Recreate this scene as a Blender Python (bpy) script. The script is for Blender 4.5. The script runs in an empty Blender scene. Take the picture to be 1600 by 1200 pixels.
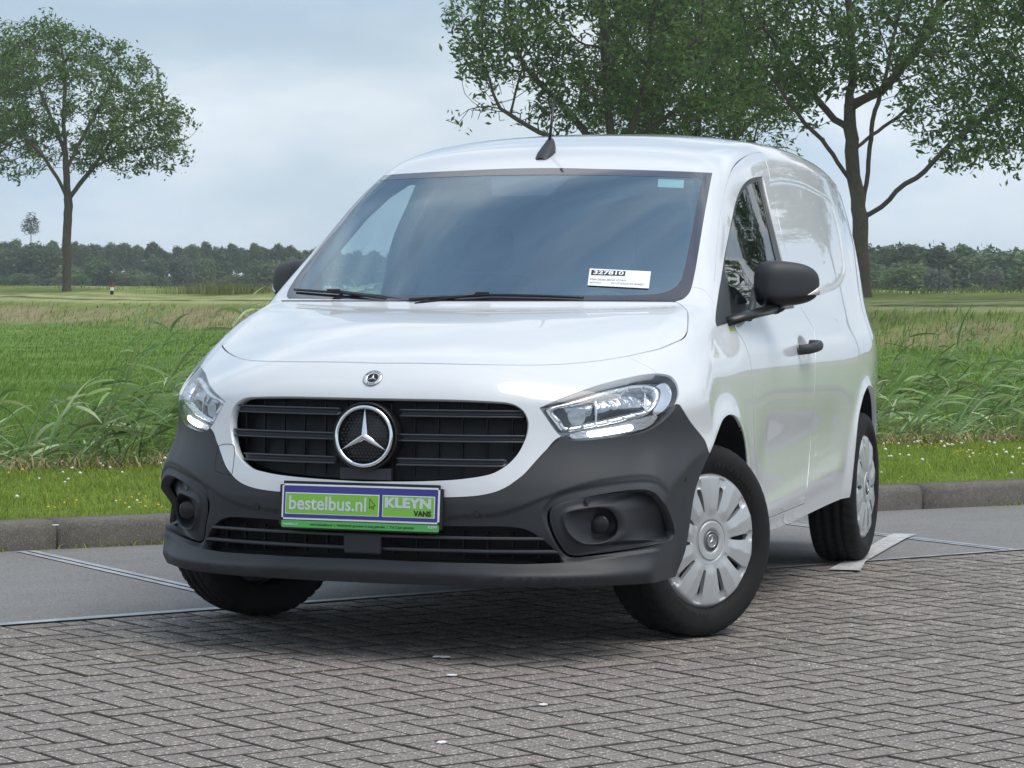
import bpy, bmesh, math, random
import numpy as np
from mathutils import Vector, Matrix
from mathutils.geometry import delaunay_2d_cdt
random.seed(7); RNG=np.random.default_rng(7)
SC=bpy.context.scene; COL=SC.collection
rad=math.radians

# ---------------------------------------------------------------- camera
CAM=[4.07119304,8.52690563,2.93700053,1.12407763,3.45659230,-3.19208315e-02,7.14206215e-03]
def camframe():
    ya,pi,ro=CAM[4:7]
    cy,sy=np.cos(ya),np.sin(ya); cp,sp=np.cos(pi),np.sin(pi)
    f=np.array([cy*cp,sy*cp,sp]); r=np.cross(f,[0,0,1]); r/=np.linalg.norm(r); u=np.cross(r,f)
    cr,sr=np.cos(ro),np.sin(ro)
    return cr*r+sr*u,-sr*r+cr*u,f,np.array(CAM[1:4])
CR,CU,CF,CO=camframe(); FPX=CAM[0]*1000
cam=bpy.data.cameras.new('camera'); camo=bpy.data.objects.new('camera',cam); COL.objects.link(camo)
cam.sensor_width=36; cam.lens=FPX/1600*36; cam.clip_start=.1; cam.clip_end=6000
M=Matrix(((CR[0],CU[0],-CF[0],CO[0]),(CR[1],CU[1],-CF[1],CO[1]),(CR[2],CU[2],-CF[2],CO[2]),(0,0,0,1)))
camo.matrix_world=M; SC.camera=camo
cam.dof.use_dof=False
SC.render.resolution_x=1024; SC.render.resolution_y=768
# ---------------------------------------------------------------- light
SUN_EL=rad(62); SUN_AZ=rad(75)          # azimuth of the sun, measured from +x towards +y
SUN_STR=1.8; SKY_STR=.10; EXPOSURE=.34
SC.view_settings.view_transform='Standard'; SC.view_settings.look='None'
SC.view_settings.exposure=EXPOSURE; SC.view_settings.gamma=1; SC.view_settings.use_curve_mapping=False
world=bpy.data.worlds.new('World'); SC.world=world; world.use_nodes=True
def build_world():
    nt=world.node_tree; nt.nodes.clear(); N=nt.nodes.new; Lk=nt.links.new
    out=N('ShaderNodeOutputWorld'); bg=N('ShaderNodeBackground'); bg.inputs['Strength'].default_value=SKY_STR
    sky=N('ShaderNodeTexSky'); sky.sky_type='NISHITA'; sky.sun_disc=False
    sky.sun_elevation=SUN_EL; sky.sun_rotation=rad(90)-SUN_AZ; sky.dust_density=2.0; sky.air_density=1.0
    tc=N('ShaderNodeTexCoord'); sep=N('ShaderNodeSeparateXYZ'); Lk(tc.outputs['Generated'],sep.inputs[0])
    # project the view direction on a cloud deck: (x,y)/(z+.18)
    zc=N('ShaderNodeMath'); zc.operation='ABSOLUTE'; Lk(sep.outputs['Z'],zc.inputs[0])
    za=N('ShaderNodeMath'); za.operation='ADD'; za.inputs[1].default_value=.36; Lk(zc.outputs[0],za.inputs[0])
    dv=N('ShaderNodeVectorMath'); dv.operation='DIVIDE'; cmb=N('ShaderNodeCombineXYZ')
    Lk(za.outputs[0],cmb.inputs[0]); Lk(za.outputs[0],cmb.inputs[1]); cmb.inputs[2].default_value=1
    Lk(tc.outputs['Generated'],dv.inputs[0]); Lk(cmb.outputs[0],dv.inputs[1])
    sc=N('ShaderNodeMapping'); sc.inputs['Scale'].default_value=(1,1,2.2); sc.inputs['Location'].default_value=(1.5,6.0,0); Lk(dv.outputs[0],sc.inputs[0])
    n1=N('ShaderNodeTexNoise'); n1.inputs['Scale'].default_value=1.7; n1.inputs['Detail'].default_value=9; n1.inputs['Roughness'].default_value=.55; n1.inputs['Distortion'].default_value=.35
    Lk(sc.outputs[0],n1.inputs['Vector'])
    n2=N('ShaderNodeTexNoise'); n2.inputs['Scale'].default_value=3.4; n2.inputs['Detail'].default_value=8; n2.inputs['Roughness'].default_value=.5; n2.inputs['Distortion'].default_value=.2
    Lk(sc.outputs[0],n2.inputs['Vector'])
    r1=N('ShaderNodeValToRGB'); r1.color_ramp.elements[0].position=.40; r1.color_ramp.elements[1].position=.60
    r1.color_ramp.elements[0].color=(.50,.50,.50,1); Lk(n1.outputs['Fac'],r1.inputs[0])
    r2=N('ShaderNodeValToRGB'); e=r2.color_ramp.elements
    e[0].position=.40; e[0].color=(3.7,4.95,6.5,1); e[1].position=.62; e[1].color=(7.7,8.1,8.5,1)
    el=e.new(.5); el.color=(5.1,6.2,7.3,1)
    Lk(n2.outputs['Fac'],r2.inputs[0])
    mx=N('ShaderNodeMixRGB'); Lk(r1.outputs[0],mx.inputs[0]); Lk(sky.outputs[0],mx.inputs[1]); Lk(r2.outputs[0],mx.inputs[2])
    # thin high veil near the horizon
    hz=N('ShaderNodeMapRange'); hz.inputs['From Min'].default_value=0; hz.inputs['From Max'].default_value=.16
    hz.inputs['To Min'].default_value=.85; hz.inputs['To Max'].default_value=0.0; Lk(zc.outputs[0],hz.inputs[0])
    m2=N('ShaderNodeMixRGB'); Lk(hz.outputs[0],m2.inputs[0]); Lk(mx.outputs[0],m2.inputs[1]); m2.inputs[2].default_value=(5.3,6.4,7.4,1)
    Lk(m2.outputs[0],bg.inputs['Color']); Lk(bg.outputs[0],out.inputs[0])
build_world()
sl=bpy.data.lights.new('sun','SUN'); sl.energy=SUN_STR; sl.angle=rad(45); sl.color=(1,.94,.86)
so=bpy.data.objects.new('sun',sl); COL.objects.link(so)
sd=Vector((math.cos(SUN_EL)*math.cos(SUN_AZ),math.cos(SUN_EL)*math.sin(SUN_AZ),math.sin(SUN_EL)))
so.rotation_euler=sd.to_track_quat('Z','Y').to_euler()

# ---------------------------------------------------------------- helpers
def tag(o,label=None,cat=None,group=None,kind=None):
    if label: o['label']=label
    if cat: o['category']=cat
    if group: o['group']=group
    if kind: o['kind']=kind
    return o
def link(o,parent=None):
    COL.objects.link(o)
    if parent is not None: o.parent=parent
    return o
def empty(name,loc=(0,0,0),parent=None):
    o=bpy.data.objects.new(name,None); o.location=loc; o.empty_display_size=.1; return link(o,parent)
def meshnp(name,V,F,smooth=False,normals=None,loops=None):
    """V (n,3), F (m,k) with constant k, or list of arrays"""
    me=bpy.data.meshes.new(name); V=np.asarray(V,np.float32)
    if isinstance(F,np.ndarray):
        k=F.shape[1]; m=len(F); starts=np.arange(0,m*k,k,dtype=np.int32); li=F.ravel().astype(np.int32); tot=np.full(m,k,np.int32)
    else:
        m=len(F); tot=np.array([len(f) for f in F],np.int32); starts=np.r_[0,np.cumsum(tot)[:-1]].astype(np.int32); li=np.concatenate([np.asarray(f) for f in F]).astype(np.int32)
    me.vertices.add(len(V)); me.vertices.foreach_set('co',V.ravel())
    me.loops.add(len(li)); me.loops.foreach_set('vertex_index',li)
    me.polygons.add(m); me.polygons.foreach_set('loop_start',starts); me.polygons.foreach_set('loop_total',tot)
    if smooth: me.polygons.foreach_set('use_smooth',np.ones(m,bool))
    me.update(calc_edges=True)
    if len(V)<60000: me.validate()
    if normals is not None: me.normals_split_custom_set_from_vertices([tuple(x) for x in normals])
    return me
def obj(name,me,mat=None,parent=None):
    if mat is not None and not len(me.materials): me.materials.append(mat)
    return link(bpy.data.objects.new(name,me),parent)
def bm_obj(name,bm,mat,parent=None,smooth=False):
    me=bpy.data.meshes.new(name); bm.normal_update(); bm.to_mesh(me); bm.free()
    if smooth: me.polygons.foreach_set('use_smooth',np.ones(len(me.polygons),bool))
    return obj(name,me,mat,parent)
def bm_box(bm,c,s,bevel=0,rot=None,seg=2):
    m=Matrix.Diagonal((s[0],s[1],s[2],1)); 
    if rot is not None: m=rot.to_4x4()@m
    r=bmesh.ops.create_cube(bm,size=1,matrix=Matrix.Translation(c)@m)
    if bevel>0:
        es=list({e for v in r['verts'] for e in v.link_edges})
        bmesh.ops.bevel(bm,geom=es,offset=bevel,segments=seg,affect='EDGES',profile=.5)
def box(name,c,s,mat,parent=None,bevel=0,rot=None,smooth=False,seg=2):
    bm=bmesh.new(); bm_box(bm,c,s,bevel,rot,seg); return bm_obj(name,bm,mat,parent,smooth)
def tube_mesh(pts,rads,n=8,cap=True):
    pts=np.asarray(pts,float); rads=np.broadcast_to(np.asarray(rads,float),(len(pts),))
    V=[];F=[]
    t=np.gradient(pts,axis=0); t/=np.linalg.norm(t,axis=1)[:,None]+1e-12
    up=np.array([0,0,1.]) if abs(t[0][2])<.9 else np.array([1.,0,0])
    a=np.cross(t[0],up); a/=np.linalg.norm(a)
    ang=np.arange(n)*2*np.pi/n
    for i,(p,r) in enumerate(zip(pts,rads)):
        a=a-t[i]*(a@t[i]); a/=np.linalg.norm(a); b=np.cross(t[i],a)
        V.append(p+r*(np.cos(ang)[:,None]*a+np.sin(ang)[:,None]*b))
    V=np.concatenate(V)
    for i in range(len(pts)-1):
        for j in range(n):
            k=(j+1)%n; F.append((i*n+j,i*n+k,(i+1)*n+k,(i+1)*n+j))
    if cap:
        F.append(tuple(range(n-1,-1,-1))); F.append(tuple(range((len(pts)-1)*n,len(pts)*n)))
    return V,F
def tube(name,pts,r,mat,parent=None,n=8):
    V,F=tube_mesh(pts,r,n); return obj(name,meshnp(name,V,F,True),mat,parent)
def prism(name,poly,y0,y1,mat,parent=None,M=None,bevel=0,smooth=False):
    """polygon (a,b) extruded along c from y0 to y1 -> coords (a,b,c), then matrix M"""
    bm=bmesh.new(); vs=[bm.verts.new((a,b,y0)) for a,b in poly]; f=bm.faces.new(vs)
    r=bmesh.ops.extrude_face_region(bm,geom=[f]); bmesh.ops.translate(bm,vec=(0,0,y1-y0),verts=[v for v in r['geom'] if isinstance(v,bmesh.types.BMVert)])
    bmesh.ops.recalc_face_normals(bm,faces=bm.faces)
    if bevel: bmesh.ops.bevel(bm,geom=list(bm.edges),offset=bevel,segments=2,affect='EDGES')
    if M is not None: bmesh.ops.transform(bm,matrix=M,verts=bm.verts)
    return bm_obj(name,bm,mat,parent,smooth)
# ---------------------------------------------------------------- materials
MATS={}
def mat(name,col=(.5,.5,.5),rough=.5,metal=0,coat=0,spec=.5,noise=None,bump=None,island=None,emit=None,trans=0,grain=None,sub=0,coat_rough=.03,objrand=0,holes=None):
    """noise=(scale,amount,(r,g,b)); bump=(scale,dist,strength); island=(value spread, hue spread)"""
    m=bpy.data.materials.new(name); m.use_nodes=True; nt=m.node_tree; N=nt.nodes.new; Lk=nt.links.new
    b=nt.nodes['Principled BSDF']; b.inputs['Base Color'].default_value=(*col,1); b.inputs['Roughness'].default_value=rough
    b.inputs['Metallic'].default_value=metal; b.inputs['Coat Weight'].default_value=coat; b.inputs['Coat Roughness'].default_value=coat_rough
    b.inputs['Specular IOR Level'].default_value=spec
    tc=N('ShaderNodeTexCoord'); src=None
    if noise:
        for i,(sc_,am,c2) in enumerate(noise if isinstance(noise,list) else [noise]):
            n=N('ShaderNodeTexNoise'); n.inputs['Scale'].default_value=sc_; n.inputs['Detail'].default_value=6; n.inputs['Roughness'].default_value=.6
            Lk(tc.outputs['Object'],n.inputs['Vector'])
            mr=N('ShaderNodeMapRange'); mr.inputs['From Min'].default_value=.38; mr.inputs['From Max'].default_value=.66; mr.inputs['To Max'].default_value=am; Lk(n.outputs['Fac'],mr.inputs[0])
            mx=N('ShaderNodeMixRGB'); Lk(mr.outputs[0],mx.inputs[0])
            if src is None: mx.inputs[1].default_value=(*col,1)
            else: Lk(src,mx.inputs[1])
            mx.inputs[2].default_value=(*c2,1); src=mx.outputs[0]
    if grain:   # salt and pepper aggregate: list of (scale, threshold, colour)
        for sc_,th,c2 in grain:
            v=N('ShaderNodeTexVoronoi'); v.inputs['Scale'].default_value=sc_; Lk(tc.outputs['Object'],v.inputs['Vector'])
            sp=N('ShaderNodeSeparateColor'); Lk(v.outputs['Color'],sp.inputs[0])
            gt=N('ShaderNodeMath'); gt.operation='GREATER_THAN'; gt.inputs[1].default_value=th; Lk(sp.outputs[0],gt.inputs[0])
            mx=N('ShaderNodeMixRGB'); Lk(gt.outputs[0],mx.inputs[0])
            if src is None: mx.inputs[1].default_value=(*col,1)
            else: Lk(src,mx.inputs[1])
            mx.inputs[2].default_value=(*c2,1); src=mx.outputs[0]
    if island:
        g=N('ShaderNodeNewGeometry'); hs=N('ShaderNodeHueSaturation')
        v=N('ShaderNodeMapRange'); v.inputs['To Min'].default_value=1-island[0]; v.inputs['To Max'].default_value=1+island[0]; Lk(g.outputs['Random Per Island'],v.inputs[0]); Lk(v.outputs[0],hs.inputs['Value'])
        h=N('ShaderNodeMath'); h.operation='MULTIPLY'; h.inputs[1].default_value=17.3; Lk(g.outputs['Random Per Island'],h.inputs[0])
        fr=N('ShaderNodeMath'); fr.operation='FRACT'; Lk(h.outputs[0],fr.inputs[0])
        hm=N('ShaderNodeMapRange'); hm.inputs['To Min'].default_value=.5-island[1]; hm.inputs['To Max'].default_value=.5+island[1]; Lk(fr.outputs[0],hm.inputs[0]); Lk(hm.outputs[0],hs.inputs['Hue'])
        if src is None: hs.inputs['Color'].default_value=(*col,1)
        else: Lk(src,hs.inputs['Color'])
        src=hs.outputs[0]
    if objrand:
        oi=N('ShaderNodeObjectInfo'); hs=N('ShaderNodeHueSaturation'); v=N('ShaderNodeMapRange'); v.inputs['To Min'].default_value=1-objrand; v.inputs['To Max'].default_value=1+objrand; Lk(oi.outputs['Random'],v.inputs[0]); Lk(v.outputs[0],hs.inputs['Value'])
        h=N('ShaderNodeMath'); h.operation='MULTIPLY'; h.inputs[1].default_value=13.7; Lk(oi.outputs['Random'],h.inputs[0]); fr=N('ShaderNodeMath'); fr.operation='FRACT'; Lk(h.outputs[0],fr.inputs[0]); hm=N('ShaderNodeMapRange'); hm.inputs['To Min'].default_value=.475; hm.inputs['To Max'].default_value=.52; Lk(fr.outputs[0],hm.inputs[0]); Lk(hm.outputs[0],hs.inputs['Hue'])
        if src is None: hs.inputs['Color'].default_value=(*col,1)
        else: Lk(src,hs.inputs['Color'])
        src=hs.outputs[0]
    if src is not None: Lk(src,b.inputs['Base Color'])
    if holes:
        n=N('ShaderNodeTexNoise'); n.inputs['Scale'].default_value=holes[0]; n.inputs['Detail'].default_value=8; n.inputs['Roughness'].default_value=.7; Lk(tc.outputs['Object'],n.inputs['Vector']); mr=N('ShaderNodeMapRange'); mr.inputs['From Min'].default_value=holes[1]; mr.inputs['From Max'].default_value=holes[1]+.08; Lk(n.outputs['Fac'],mr.inputs[0]); Lk(mr.outputs[0],b.inputs['Alpha'])
    if bump:
        n=N('ShaderNodeTexNoise'); n.inputs['Scale'].default_value=bump[0]; n.inputs['Detail'].default_value=5; Lk(tc.outputs['Object'],n.inputs['Vector'])
        bp=N('ShaderNodeBump'); bp.inputs['Strength'].default_value=bump[2]; bp.inputs['Distance'].default_value=bump[1]; Lk(n.outputs['Fac'],bp.inputs['Height']); Lk(bp.outputs[0],b.inputs['Normal'])
    if emit: b.inputs['Emission Color'].default_value=(*emit[0],1); b.inputs['Emission Strength'].default_value=emit[1]
    if trans:   # leaves: light passes through
        tr=N('ShaderNodeBsdfTranslucent'); ms=N('ShaderNodeMixShader'); ms.inputs[0].default_value=trans
        if src is not None: Lk(src,tr.inputs[0])
        else: tr.inputs[0].default_value=(*col,1)
        Lk(b.outputs[0],ms.inputs[1]); Lk(tr.outputs[0],ms.inputs[2]); Lk(ms.outputs[0],nt.nodes['Material Output'].inputs[0])
    MATS[name]=m; return m
def glass(name,tint,refl=1.0,ior=1.5,rough=0.0,rc=(1,1,1)):
    """thin pane: tinted see-through plus fresnel reflection"""
    m=bpy.data.materials.new(name); m.use_nodes=True; nt=m.node_tree; nt.nodes.clear(); N=nt.nodes.new; Lk=nt.links.new
    out=N('ShaderNodeOutputMaterial'); tr=N('ShaderNodeBsdfTransparent'); tr.inputs[0].default_value=(*tint,1)
    gl=N('ShaderNodeBsdfGlossy'); gl.inputs['Roughness'].default_value=rough; gl.inputs[0].default_value=(*rc,1)
    fr=N('ShaderNodeFresnel'); ge=N('ShaderNodeNewGeometry'); io=N('ShaderNodeMapRange'); io.inputs['To Min'].default_value=ior; io.inputs['To Max'].default_value=1/ior; Lk(ge.outputs['Backfacing'],io.inputs[0]); Lk(io.outputs[0],fr.inputs[0])
    mu=N('ShaderNodeMath'); mu.operation='MULTIPLY'; mu.inputs[1].default_value=refl; mu.use_clamp=True; Lk(fr.outputs[0],mu.inputs[0])
    ms=N('ShaderNodeMixShader'); Lk(mu.outputs[0],ms.inputs[0]); Lk(tr.outputs[0],ms.inputs[1]); Lk(gl.outputs[0],ms.inputs[2]); Lk(ms.outputs[0],out.inputs[0])
    MATS[name]=m; return m
PAINT=mat('white_paint',(.70,.725,.75),.32,coat=1.0,spec=.5,coat_rough=.02)
BLACK=mat('grained_black_plastic',(.034,.037,.042),.52,bump=(420,.0006,.5),spec=.45)
GLOSSB=mat('satin_black_plastic',(.012,.012,.014),.28)
DARKB=mat('dark_void_plastic',(.008,.008,.010),.6)
RUBBER=mat('tyre_rubber',(.009,.0095,.0105),.8,noise=(9,.6,(.018,.017,.016)),bump=(60,.001,.25),spec=.35)
SILVER=mat('silver_cap_paint',(.50,.52,.53),.38,metal=.35,coat=.3)
CHROME=mat('chrome',(.86,.87,.89),.07,metal=1)
STEEL=mat('painted_steel_rim',(.10,.13,.17),.45,metal=.3)
FRIT=mat('ceramic_frit',(.03,.024,.04),.06,coat=1.0,spec=.8)
WSG=glass('windscreen_glass',(.72,.82,.84),1.0,4.2,rc=(.70,.87,1.0))
SIDEG=glass('side_window_glass',(.80,.88,.86),1.0,2.0)
LAMPG=glass('lamp_cover_glass',(.97,.98,.99),1.0)
REFL=mat('lamp_reflector',(.42,.45,.49),.16,metal=1,bump=(34,.012,.55))
LAMPD=mat('lamp_dark_bowl',(.06,.065,.075),.22,metal=.6)
DRL=mat('daytime_light',(.9,.9,.95),.3,emit=((1,.98,.97),5.5))
DRLO=mat('daytime_light_prism',(.55,.57,.6),.25,bump=(120,.004,.8),metal=.6)
INTER=mat('interior_trim',(.045,.05,.06),.7)
INTERL=mat('interior_light_trim',(.20,.22,.24),.8)
FABRIC=mat('seat_fabric',(.03,.033,.04),.9)
PWHITE=mat('plate_white',(.82,.84,.86),.4); PBLUE=mat('plate_blue',(.045,.045,.26),.4); PGREEN=mat('plate_green',(.22,.52,.06),.4)
PGREEN2=mat('strip_green',(.09,.42,.09),.4); PSILV=mat('plate_silver_letters',(.58,.66,.66),.4); PBLACK=mat('print_black',(.01,.01,.012),.5)
PAPER=mat('paper_white',(.80,.82,.84),.6); STICKG=mat('sticker_pale_green',(.48,.72,.66),.5); SLATM=mat('slat_lip',(.055,.060,.068),.34)
LABELG=mat('label_green',(.45,.55,.05),.5)
ORANGE=mat('indicator_clear',(.62,.60,.58),.25,coat=1)

# ================================================================ van body as one smooth implicit solid
def project(P):
    d=np.atleast_2d(P)-CO; Z=d@CF
    return np.stack([800+FPX*(d@CR)/Z,600-FPX*(d@CU)/Z],1)
def pray(u,v):
    d=CF+((u-800)/FPX)*CR+((600-v)/FPX)*CU
    return CO,d
def tab(pts,sm=.03,n=2400):
    a=np.array(pts,float); x=np.linspace(a[0,0]-.3,a[-1,0]+.3,n)
    # end slopes continue
    s0=(a[1,1]-a[0,1])/(a[1,0]-a[0,0]); s1=(a[-1,1]-a[-2,1])/(a[-1,0]-a[-2,0])
    xp=np.r_[x[0],a[:,0],x[-1]]; yp=np.r_[a[0,1]-s0*.3,a[:,1],a[-1,1]+s1*.3]
    y=np.interp(x,xp,yp); w=max(1,int(sm/(x[1]-x[0])))
    k=np.exp(-.5*(np.arange(-3*w,3*w+1)/w)**2); k/=k.sum()
    dx=x[1]-x[0]
    ext=np.r_[y[0]-s0*dx*np.arange(3*w,0,-1),y,y[-1]+s1*dx*np.arange(1,3*w+1)]
    return x,np.convolve(ext,k,'valid')
def ev(t,x): return np.interp(x,t[0],t[1])
def smax(a,b,k):
    h=np.clip(.5+.5*(a-b)/k,0,1); return b+(a-b)*h+k*h*(1-h)
def smin(a,b,k): return -smax(-a,-b,k)
def sstep(a,b,x):
    t=np.clip((x-a)/(b-a),0,1); return t*t*(3-2*t)
HOOD=tab([(-.4,1.15),(-.1,1.128),(.12,1.108),(.3,1.082),(.5,1.045),(.7,.995),(.84,.945),(.95,.875),(1.1,.76)],.045)
HDROP=tab([(-.5,-.0),(-.05,.012),(.1,.025),(.3,.06),(.48,.10),(.7,.15),(.95,.19)],.06)
ROOF=tab([(-.5,1.53),(-.8,1.652),(-1.0,1.712),(-1.3,1.766),(-1.7,1.800),(-2.1,1.812),(-2.6,1.808),(-3.1,1.785),(-3.5,1.735)][::-1],.08)
X0=tab([(.1,.87),(.19,.937),(.235,.969),(.280,1.001),(.335,.972),(.40,1.0),(.5,1.012),(.56,1.007),(.7,.985),(.81,.958),(.88,.935),(.95,.91),(1.2,.8)],.008)
G=tab([(0,0),(.1,.003),(.2,.011),(.3,.024),(.4,.045),(.5,.080),(.6,.130),(.68,.19),(.75,.262),(.8,.33),(.85,.385),(.9,.50),(1.0,.88)],.02)
GS=tab([(.1,.95),(.25,.88),(.33,.85),(.5,.82),(.57,.93),(.69,1.2),(.8,1.04),(.95,1.08)],.04)
WZ=tab([(.15,.855),(.25,.88),(.32,.888),(.45,.898),(.6,.906),(.75,.912),(.88,.912),(.97,.900),(1.05,.868),(1.15,.838),(1.2,.826),(1.4,.774),(1.6,.709),(1.7,.68),(1.9,.58)],.035)
WX=tab([(-3.6,-.125),(-3.3,-.075),(-2.95,-.03),(-2.5,-.004),(-2.2,0),(-1.0,0),(0,-.002),(.3,-.002),(.5,-.004),(.8,-.04)],.1)
FEAT=[]  # (kind, poly(N,2), depth, w0, w1)
def polysd(p,poly):
    """signed distance (neg inside), vectorised"""
    p=np.asarray(p); d2=np.full(len(p),1e9); ins=np.zeros(len(p),bool)
    n=len(poly)
    for i in range(n):
        a=poly[i]; b=poly[(i+1)%n]; e=b-a; w=p-a
        t=np.clip((w@e)/(e@e+1e-12),0,1); q=w-t[:,None]*e; d2=np.minimum(d2,(q*q).sum(1))
        c=((a[1]>p[:,1])!=(b[1]>p[:,1]))
        with np.errstate(divide='ignore',invalid='ignore'):
            xi=(b[0]-a[0])*(p[:,1]-a[1])/(b[1]-a[1]+1e-15)+a[0]
        ins^=c&(p[:,0]<xi)
    d=np.sqrt(d2); return np.where(ins,-d,d)
def near(p,poly,m):
    lo=poly.min(0)-m; hi=poly.max(0)+m
    return (p[:,0]>lo[0])&(p[:,0]<hi[0])&(p[:,1]>lo[1])&(p[:,1]<hi[1])
RAST={}
def disp_exact(kind,a,b):
    out=np.zeros(len(a)); p=np.stack([a,b],1)
    for k,poly,depth,w0,w1 in FEAT:
        if k!=kind: continue
        m=near(p,poly,abs(w0)+abs(w1)+.01)
        if m.any():
            s=polysd(p[m],poly); out[m]+=depth*(1-sstep(w0,w1,s))
    return out
def disp(kind,a,b):
    """relief of the pressed panels, looked up in a 2.5 mm table"""
    if not FEAT: return np.zeros(len(a))
    if kind not in RAST:
        lo,hi=((.2,.15),(1.0,.85)) if kind=='f' else ((-2.9,.75),(-.6,1.85)); h=.0025
        n0=int((hi[0]-lo[0])/h)+1; n1=int((hi[1]-lo[1])/h)+1; A,B_=np.meshgrid(lo[0]+np.arange(n0)*h,lo[1]+np.arange(n1)*h,indexing='ij')
        RAST[kind]=(lo,h,n0,n1,disp_exact(kind,A.ravel(),B_.ravel()).reshape(n0,n1))
    lo,h,n0,n1,T=RAST[kind]; u=(a-lo[0])/h; v=(b-lo[1])/h; m=(u>=0)&(v>=0)&(u<n0-1.001)&(v<n1-1.001); out=np.zeros(len(a))
    if m.any():
        u=u[m];v=v[m];i=u.astype(int);j=v.astype(int);u=u-i;v=v-j; out[m]=T[i,j]*(1-u)*(1-v)+T[i+1,j]*u*(1-v)+T[i,j+1]*(1-u)*v+T[i+1,j+1]*u*v
    return out
def body(P,feat=True):
    x=P[:,0]; y=np.abs(P[:,1]); z=P[:,2]
    # top
    hood=ev(HOOD,x)-ev(HDROP,x)*(y/.7)**2.6+.012*np.exp(-((y-.56-.1*(-x+.3))/.05)**2)*sstep(.95,.5,x)*0
    hood=hood-.55*np.clip(y-.74,0,1)**1.5*sstep(-.25,.1,x)*2.2
    yy=y/.7
    wb=.17-.235*yy**2
    s=(wb-x)
    wind=1.112+s*(.566+.078*yy**2)+.05*np.clip(s,0,.9)*(.9-np.clip(s,0,.9))
    roof=ev(ROOF,x)+.006-.055*(y/.66)**2.6
    cab=smin(wind,roof,.05)
    # cabin width limits handled by W
    T=smax(hood,cab,.02)
    a=z-T
    # side
    W=ev(WZ,z)+ev(WX,x)*(1-.35*sstep(1.0,1.6,z))
    # nose/fender narrowing of shoulder on the bonnet
    W=W-.024*sstep(-1.3,-.75,x)*sstep(1.1,1.3,z)-.02*sstep(-.35,.0,x)*sstep(.88,1.0,z)
    W=W+.027*sstep(.05,.4,x)*np.exp(-((z-.74)/.13)**2)-.016*sstep(.1,.4,x)*sstep(.70,.34,z)
    for xc in (0,-2.716):
        r=np.hypot(x-xc,z-.335)
        W=W+.020*np.exp(-((r-.40)/.055)**2)*sstep(.2,.34,z)
    # door sculpt
    W=W-.014*np.exp(-((z-.60)/.12)**2)*sstep(-.45,-.75,x)*sstep(-2.35,-1.9,x)
    W=W+.010*np.exp(-((z-.40-.05*(-x-1.3))/.045)**2)*sstep(-.45,-.8,x)*sstep(-2.3,-2.0,x)
    if feat: W=W-disp('s',x,z)
    b=y-W
    X=ev(X0,z)-ev(GS,z)*ev(G,y)+.030*np.exp(-((z-.272)/.03)**2)*sstep(.25,.5,y)*sstep(.90,.70,y)
    X=X+.0*y
    if feat: X=X-disp('f',y,z)
    c=x-X
    kk=.07+.05*sstep(1.0,1.5,z)-.02
    tb=smax(a,b,.10-.045*sstep(-.6,0.,x)-.02*sstep(-1.2,-1.8,x))
    f=smax(tb,c*.85,.06*sstep(.6,1.0,z)+.012)
    rr=(-3.53-.0*z)-x-.10*sstep(1.0,1.7,z)*(z-1.0)
    f=smax(f,rr,.10)
    return f
def cast(o,d,tmin,tmax,n=64,feat=True):
    """first hit along rays; o,d (N,3)"""
    N=len(o); ts=np.linspace(tmin,tmax,n); lo=np.full(N,tmin); hi=np.full(N,np.nan); act=np.arange(N)
    for i in range(1,n):
        f=body(o[act]+d[act]*ts[i],False); m=f<(-.004 if False else 0); k=act[m]; hi[k]=ts[i]; lo[k]=ts[i-1]; act=act[~m]
        if not len(act): break
    ok=~np.isnan(hi); l=np.where(ok,lo,tmax); h=np.where(ok,hi,tmax)
    if feat and FEAT: h=np.where(ok,h+.09,h)
    for i in range(24):
        m=.5*(l+h); f=body(o+d*m[:,None],feat); ins=f<0; h=np.where(ins,m,h); l=np.where(ins,l,m)
    P=o+d*h[:,None]; return P,ok
def pix(pts,feat=False):
    pts=np.atleast_2d(np.array(pts,float)); o,dd=[],[]
    for u,v in pts:
        a,d=pray(u,v); o.append(a); dd.append(d)
    P,ok=cast(np.array(o),np.array(dd),5.5,13,110,feat)
    return P,ok
def normal(P,feat=True):
    g=np.zeros_like(P); e=.003
    for i in range(3):
        dv=np.zeros(3); dv[i]=e; g[:,i]=body(P+dv,feat)-body(P-dv,feat)
    return g/np.linalg.norm(g,axis=1)[:,None]

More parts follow.
